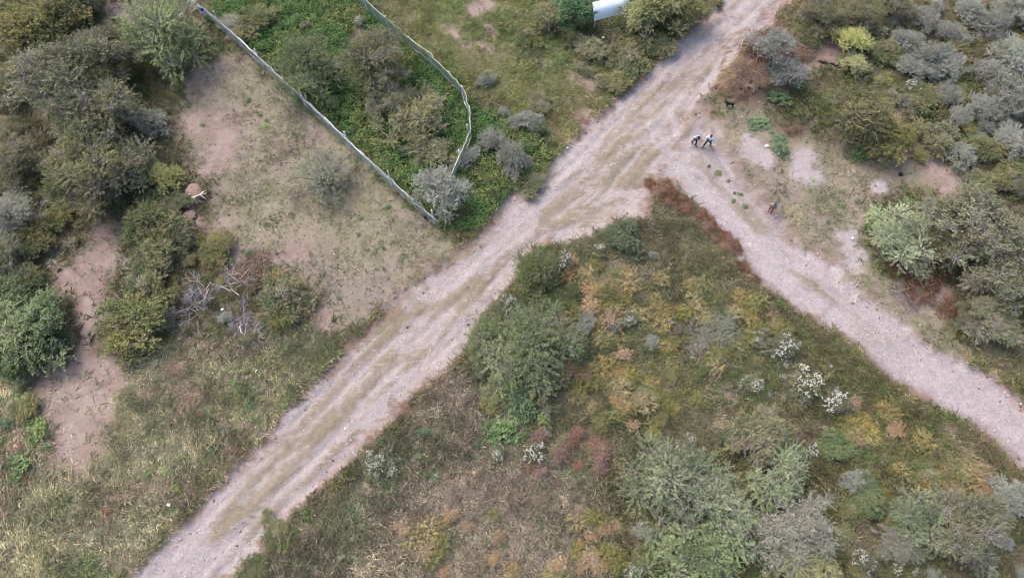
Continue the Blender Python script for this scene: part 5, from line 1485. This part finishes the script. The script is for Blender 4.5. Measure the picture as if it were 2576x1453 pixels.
down = ((.25, .06, 1.13), (.25, -.08, .90), (.24, -.12, .82))
swing = ((.25, .12, 1.14), (.24, .14, .92), (.23, .12, .84))
pocket = ((.27, .05, 1.13), (.20, -.14, 1.0), (.15, -.18, .97))
face = ((.25, -.10, 1.17), (.10, -.27, 1.38), (.06, -.25, 1.46))
back = ((.33, .12, 1.20), (.36, .10, .98), (.35, .06, .90))
person(1746, 357, math.radians(18), joints(.20, -.12, pocket, down, 0.16),
       dict(skin=SKIN, shirt=lin((170, 176, 192), 0.9), trousers=np.array([.012, .012, .016]), shoe=np.array([.02, .02, .025]), hair=np.array([.008, .008, .010])), "person in grey hooded jacket, black cap and trousers walking head down", True, True, 0.70)
person(1781, 362, math.radians(-52), joints(-.24, .34, back, face, 0.02),
       dict(skin=lin((206, 150, 122), 0.75), shirt=lin((190, 204, 236), 0.9), trousers=np.array([.035, .036, .046]), shoe=np.array([.03, .018, .014]), hair=lin((96, 60, 50), 0.7)), "person in light blue shirt and dark trousers with a hand at the face")
person(1938, 528, math.radians(-10), joints(.12, -.06, down, swing, 0.03),
       dict(skin=SKIN, shirt=lin((196, 180, 170), 0.45), trousers=lin((176, 138, 124), 0.45), shoe=np.array([.05, .03, .025]), hair=lin((78, 80, 104), 0.6)), "person in beige top, brown trousers and blue-grey cap beside the gravel track", True, False, 0.68)

# ---------------------------------------------------------------- dog at the soil heap
x, y = P(1833, 271)
root = tag(link("dog", None, None, (x, y, gz(x, y)), math.radians(-6), (.82, .82, .82)), "black dog standing at the foot of the soil heap", "dog")
V = [(.22, 0, .46), (0, 0, .45), (-.24, 0, .47), (-.36, 0, .56), (-.45, 0, .60), (-.53, 0, .585), (-.60, 0, .57),
     (.30, 0, .47), (.40, 0, .58), (.45, 0, .72)]
E = [(0, 1), (1, 2), (2, 3), (3, 4), (4, 5), (5, 6), (0, 7), (7, 8), (8, 9)]
R = [.10, .105, .125, .075, .075, .045, .032, .035, .026, .016]
for sx in (-1, 1):
    n0 = len(V)
    V += [(.24, .08 * sx, .38), (.20, .09 * sx, .26), (.30, .09 * sx, .15), (.27, .09 * sx, .03), (.23, .09 * sx, .02)]
    R += [.075, .05, .03, .024, .026]
    E += [(0, n0)] + [(n0 + i, n0 + i + 1) for i in range(4)]
    n0 = len(V)
    V += [(-.25, .085 * sx, .36), (-.23, .085 * sx, .20), (-.245, .085 * sx, .03), (-.285, .085 * sx, .02)]
    R += [.06, .033, .024, .026]
    E += [(2, n0)] + [(n0 + i, n0 + i + 1) for i in range(3)]
    n0 = len(V)
    V += [(-.42, .05 * sx, .66), (-.41, .065 * sx, .72)]
    R += [.026, .010]
    E += [(4, n0), (n0, n0 + 1)]
skin("body", V, E, R, M_FUR, np.array([.008, .008, .010]), root)

# ---------------------------------------------------------------- white plastic jugs tied to the fence
def lathe(g, prof, col, M, n=10):
    V, F = [], []
    for z, r in prof:
        for i in range(n):
            a = 2 * math.pi * i / n
            V.append(M @ Vector((r * math.cos(a), r * math.sin(a), z)))
    for j in range(len(prof) - 1):
        for i in range(n):
            F.append([j * n + i, j * n + (i + 1) % n, (j + 1) * n + (i + 1) % n, (j + 1) * n + i])
    g.add(V, F, col)
JUG = [(0, 0.0), (0, .075), (.02, .09), (.12, .092), (.22, .09), (.27, .06), (.29, .03), (.33, .028), (.33, 0.0)]
fl = np.array([P(u, v, 1.05) for u, v in LF])
rj = random.Random(3)
JUGS = []
fdir = norm(fl[2] - fl[1])
fper = np.array([-fdir[1], fdir[0]])
if fper[1] > 0:
    fper = -fper
for tx, ty, c in [(690, 20, 0), (800, 70, 0), (760, 170, 0), (900, 280, 0), (1000, 390, 0), (930, 110, 0), (1050, 180, 1), (1140, 320, 0), (1280, 370, 2), (1360, 590, 0), (1400, 480, 3), (1490, 600, 2)]:
    u, v = 437.9 + tx / 20, ty / 20
    best = None
    for z in np.linspace(0.15, 1.1, 60):              # the height at which it hangs against the netting
        p = P(u, v, z)
        q = fl[1] + fper * 0.16
        d = abs((p - q) @ fper)
        if best is None or d < best[0]:
            best = (d, p, z)
    _, p, z = best
    col = (lin((226, 224, 214), .8), lin((206, 178, 150), .8), lin((186, 194, 226), .8), lin((50, 60, 120), .8))[c]
    g = Geo()
    M_ = Matrix.Rotation(rj.uniform(-.8, .8), 4, 'X') @ Matrix.Rotation(rj.uniform(-.8, .8), 4, 'Y') @ Matrix.Translation((0, 0, -.16))
    o = tag(link("plastic_jug", None, None, (p[0], p[1], gz(*p) + z - 0.03)), ("white plastic jug tied to the upper end of the long fence", "brownish plastic jug among white ones on the long fence", "pale blue plastic jug hanging lowest on the long fence's upper end", "dark blue plastic jug among white ones on the long fence")[c], "jug", "plastic jugs on the fence")
    JUGS.append((o, ("white", "brownish", "pale blue", "dark blue")[c] + " plastic jug tied to the long fence", u + 30, v))
    lathe(g, JUG[:-2], col * rj.uniform(.85, 1.05), M_)
    link("bottle", g.mesh("bottle", M_SHEET), o)
    g = Geo()
    lathe(g, [(.285, .031), (.33, .031), (.335, 0)], col * 0.8, M_, 8)
    link("lid", g.mesh("lid", M_SHEET), o)
    g = Geo()
    pts = [M_ @ Vector(q) for q in ((.05, 0, .28), (.10, 0, .27), (.12, 0, .22), (.09, 0, .17))]
    tube(g, [tuple(q) for q in pts], [.012] * 4, col * 0.95, 5)
    link("handle", g.mesh("handle", M_SHEET), o)

name_apart([(o, d, u, v) for o, d, u, v in JUGS])
for o, d, u, v in JUGS:
    o['label'] = o['label'].split(' right of')[0].split(' left of')[0].split(' above')[0].split(' below')[0] + (', ' + str(o['label']).split(', ')[1].replace('outward', 'from the top edge') if ', ' in o['label'] else '')
# ---------------------------------------------------------------- small finds
x, y = P(457, 39, 0.12)
root = tag(link("bucket", None, None, (x, y, gz(x, y) + .12), 0.6), "white bucket lying on bare soil near the top left tree", "bucket")
g = Geo()
Mb = Matrix.Rotation(math.radians(80), 4, 'Y') @ Matrix.Rotation(0.3, 4, 'Z') @ Matrix.Translation((0, 0, -.17))
lathe(g, [(0, 0), (0, .125), (.34, .155), (.34, .145), (.02, .115), (.02, 0)], lin((226, 224, 222), .85), Mb, 16)
link("pail", g.mesh("pail", M_SHEET), root)
g = Geo()
hp = [Mb @ Vector((.155 * math.cos(a), .155 * math.sin(a) * 0.35 + .02, .34 + .12 * math.sin(a))) for a in np.linspace(0, math.pi, 9)]
tube(g, [tuple(q) for q in hp], [.005] * 9, np.array([.3, .3, .3]), 4)
link("handle", g.mesh("handle", M_WOOD), root)

def scrap(u, v, s, label, seed, col=(.82, .84, .86)):
    """a crumpled sheet of plastic or paper with thickness"""
    rng = np.random.default_rng(seed)
    s *= 0.72
    x, y = P(u, v, 0.1)
    n = 7
    t = np.linspace(-1, 1, n)
    gx_, gy_ = np.meshgrid(t, t)
    h = (rng.uniform(0, 1, (n, n)) * 0.16 + 0.10 * (1 - gx_ ** 2))
    gx_ = gx_ + rng.normal(0, .07, (n, n)); gy_ = gy_ * 0.75 + rng.normal(0, .07, (n, n))
    top = np.stack([gx_, gy_, h], -1).reshape(-1, 3) * s
    V = np.concatenate([top, top - np.array([0, 0, 0.012])])
    i = np.arange(n * n).reshape(n, n)
    F = np.stack([i[:-1, :-1], i[:-1, 1:], i[1:, 1:], i[1:, :-1]], -1).reshape(-1, 4)
    F = np.concatenate([F, F[:, ::-1] + n * n])
    rim = np.concatenate([i[0], i[1:, -1], i[-1, -2::-1], i[-2:0:-1, 0]])
    F = np.concatenate([F, np.stack([rim, np.roll(rim, -1), np.roll(rim, -1) + n * n, rim + n * n], 1)])
    g = Geo(); g.add(V, F, np.array(col))
    o = link("litter", g.mesh("litter", M_SACK), None, (x, y, gz(x, y) + 0.1), rng.uniform(0, 6))
    tag(o, label, "litter")
for i, (u, v, s, lab) in enumerate([
 (1929, 365, .16, "white plastic bag lying right of the people"), (425, 1268, .15, "white scrap in the long grass near the bottom left"), (867, 1076, .10, "white scrap on the dirt road's crown"),
 (558, 777, .11, "white scrap between the leafless grey bushes"), (643, 931, .13, "pale scrap in the grass below the leafless bushes"), (1428, 367, .08, "white scrap beside the dirt road's upper edge"),
 (1518, 93, .12, "white scrap on the weeds below the white board"), (1761, 10, .13, "white scrap by the dirt road at the top edge"), (876, 1206, .10, "white scrap on the roadside left of the lone white-flowered bush"),
 (2146, 597, .10, "white scrap on grey gravel right of the gravel track")]):
    scrap(u, v, s, lab, 800 + i)
x, y = P(606, 826, 0.25)
g = Geo()
tube(g, [(0.02, .28, .1), (-.06, .25, .16), (-.08, .12, .2), (0, -.1, .22), (.05, -.26, .1), (.09, -.3, .05)], [.02, .028, .03, .026, .03, .02], np.array([.8, .84, .9]), 6)
tag(link("plastic_strip", g.mesh("plastic_strip", M_SHEET), None, (x, y, gz(x, y) + .1)), "white hooked plastic strip caught in the lowest leafless bush", "litter")

def rock(name, u, v, r, col, label, cat, seed, flat=0.55):
    rng = np.random.default_rng(seed)
    x, y = P(u, v, r * 0.3)
    g = Geo()
    nu, nv = 18, 11
    V, F = [], []
    for j in range(nv + 1):
        ph = math.pi * j / nv
        for i in range(nu):
            th = 2 * math.pi * i / nu
            d = np.array([math.sin(ph) * math.cos(th), math.sin(ph) * math.sin(th), math.cos(ph)])
            k_ = 0.72 + 0.55 * fbm(np.array([d[0] * 2 + seed]), np.array([d[1] * 2 + d[2]]), 1.0, seed)[0]
            V.append(d * r * k_ * np.array([1.15, 0.9, flat]))
    for j in range(nv):
        for i in range(nu):
            F.append([j * nu + i, (j + 1) * nu + i, (j + 1) * nu + (i + 1) % nu, j * nu + (i + 1) % nu])
    g.add(V, F, lin(col, 0.42))
    tag(link(name, g.mesh(name, M_STONE), None, (x, y, gz(x, y) + r * flat * 0.35), rng.uniform(0, 6)), label, cat)
rock("boulder", 487, 482, .62, (186, 158, 144), "pinkish boulder with bleached roots at the clearing's left border", "boulder", 31)
rock("boulder", 475, 539, .42, (188, 156, 150), "smaller smooth pink boulder below the one with roots", "boulder", 34)
rock("boulder", 1075, 546, .22, (70, 50, 50), "small dark stone left of the fence corner", "stone", 41)
rock("boulder", 2268, 436, .16, (70, 60, 64), "small dark stone on the pink bare patch below the dark olive tree", "stone", 43)
x, y = P(495, 492, 0.2)
g = Geo()
rw = lin((214, 196, 172), KL)
for pts in ([(.5, .25, .1), (.3, .02, .32), (0, -.12, .3), (-.4, -.22, .15), (-.7, -.36, .05)], [(.3, .02, .32), (.42, .2, .35), (.5, .4, .2)], [(0, -.12, .3), (-.1, -.3, .2), (-.25, -.45, .06)], [(-.3, .1, .25), (-.5, 0, .3), (-.75, -.12, .1)], [(.3, .02, .32), (.45, -.08, .22), (.62, -.12, .05)]):
    tube(g, pts, np.linspace(.05, .022, len(pts)), rw, 6)
tag(link("root", g.mesh("root", M_WOOD), None, (x, y, gz(x, y) + .1), -.1), "bleached forked root lying across the pinkish boulder", "root")
def log(u0, v0, u1, v1, r, col, label, seed, name="log"):
    a, b = np.append(P(u0, v0), 0), np.append(P(u1, v1), 0)
    a[2], b[2] = gz(*a[:2]) + r, gz(*b[:2]) + r
    rng = np.random.default_rng(seed)
    c = (a + b) / 2
    g = Geo()
    p = crooked(a - c, b - c, rng, .06, 7)
    tube(g, p, np.linspace(r, r * .5, 7), lin(col, KL), 7)
    for i in (2, 4):
        d = norm(rng.normal(0, 1, 3)) * np.array([1, 1, .3])
        tube(g, [p[i], p[i] + d * .25, p[i] + d * .5 + np.array([0, 0, .08])], [r * .5, r * .35, r * .15], lin(col, KL), 5)
    tag(link(name, g.mesh(name, M_BARK), None, tuple(c)), label, "branch", "fallen branches")
log(2058, 155, 2130, 174, .09, (58, 48, 48), "dark fallen log beside the vivid yellow-green trees", 51)
log(2010, 135, 2018, 152, .04, (206, 168, 150), "pale stick standing in the red-brown brush heap", 52)
log(1868, 100, 1850, 165, .035, (196, 170, 150), "long pale stick on the soil heap facing the dirt road", 53)
log(1688, 72, 1725, 85, .04, (190, 160, 120), "pale tan sticks at the dirt road's upper edge", 54)
log(265, 62, 285, 80, .05, (74, 56, 52), "dark fallen branch on bare soil near the top left trees", 55)
log(55, 1199, 82, 1197, .035, (124, 72, 44), "rusty stick in the grass at the lower left", 56)
log(325, 998, 350, 1002, .03, (120, 72, 48), "rusty stick in the field beside the pink path", 57)
log(327, 1030, 348, 1027, .03, (128, 78, 60), "second rusty stick just below the one beside the pink path", 58)
log(262, 1293, 292, 1286, .035, (120, 70, 46), "rusty stick in the long grass left of the white scrap", 59)
log(712, 217, 700, 206, .06, (92, 76, 68), "dark stump leaning under the long fence", 60, "stump")
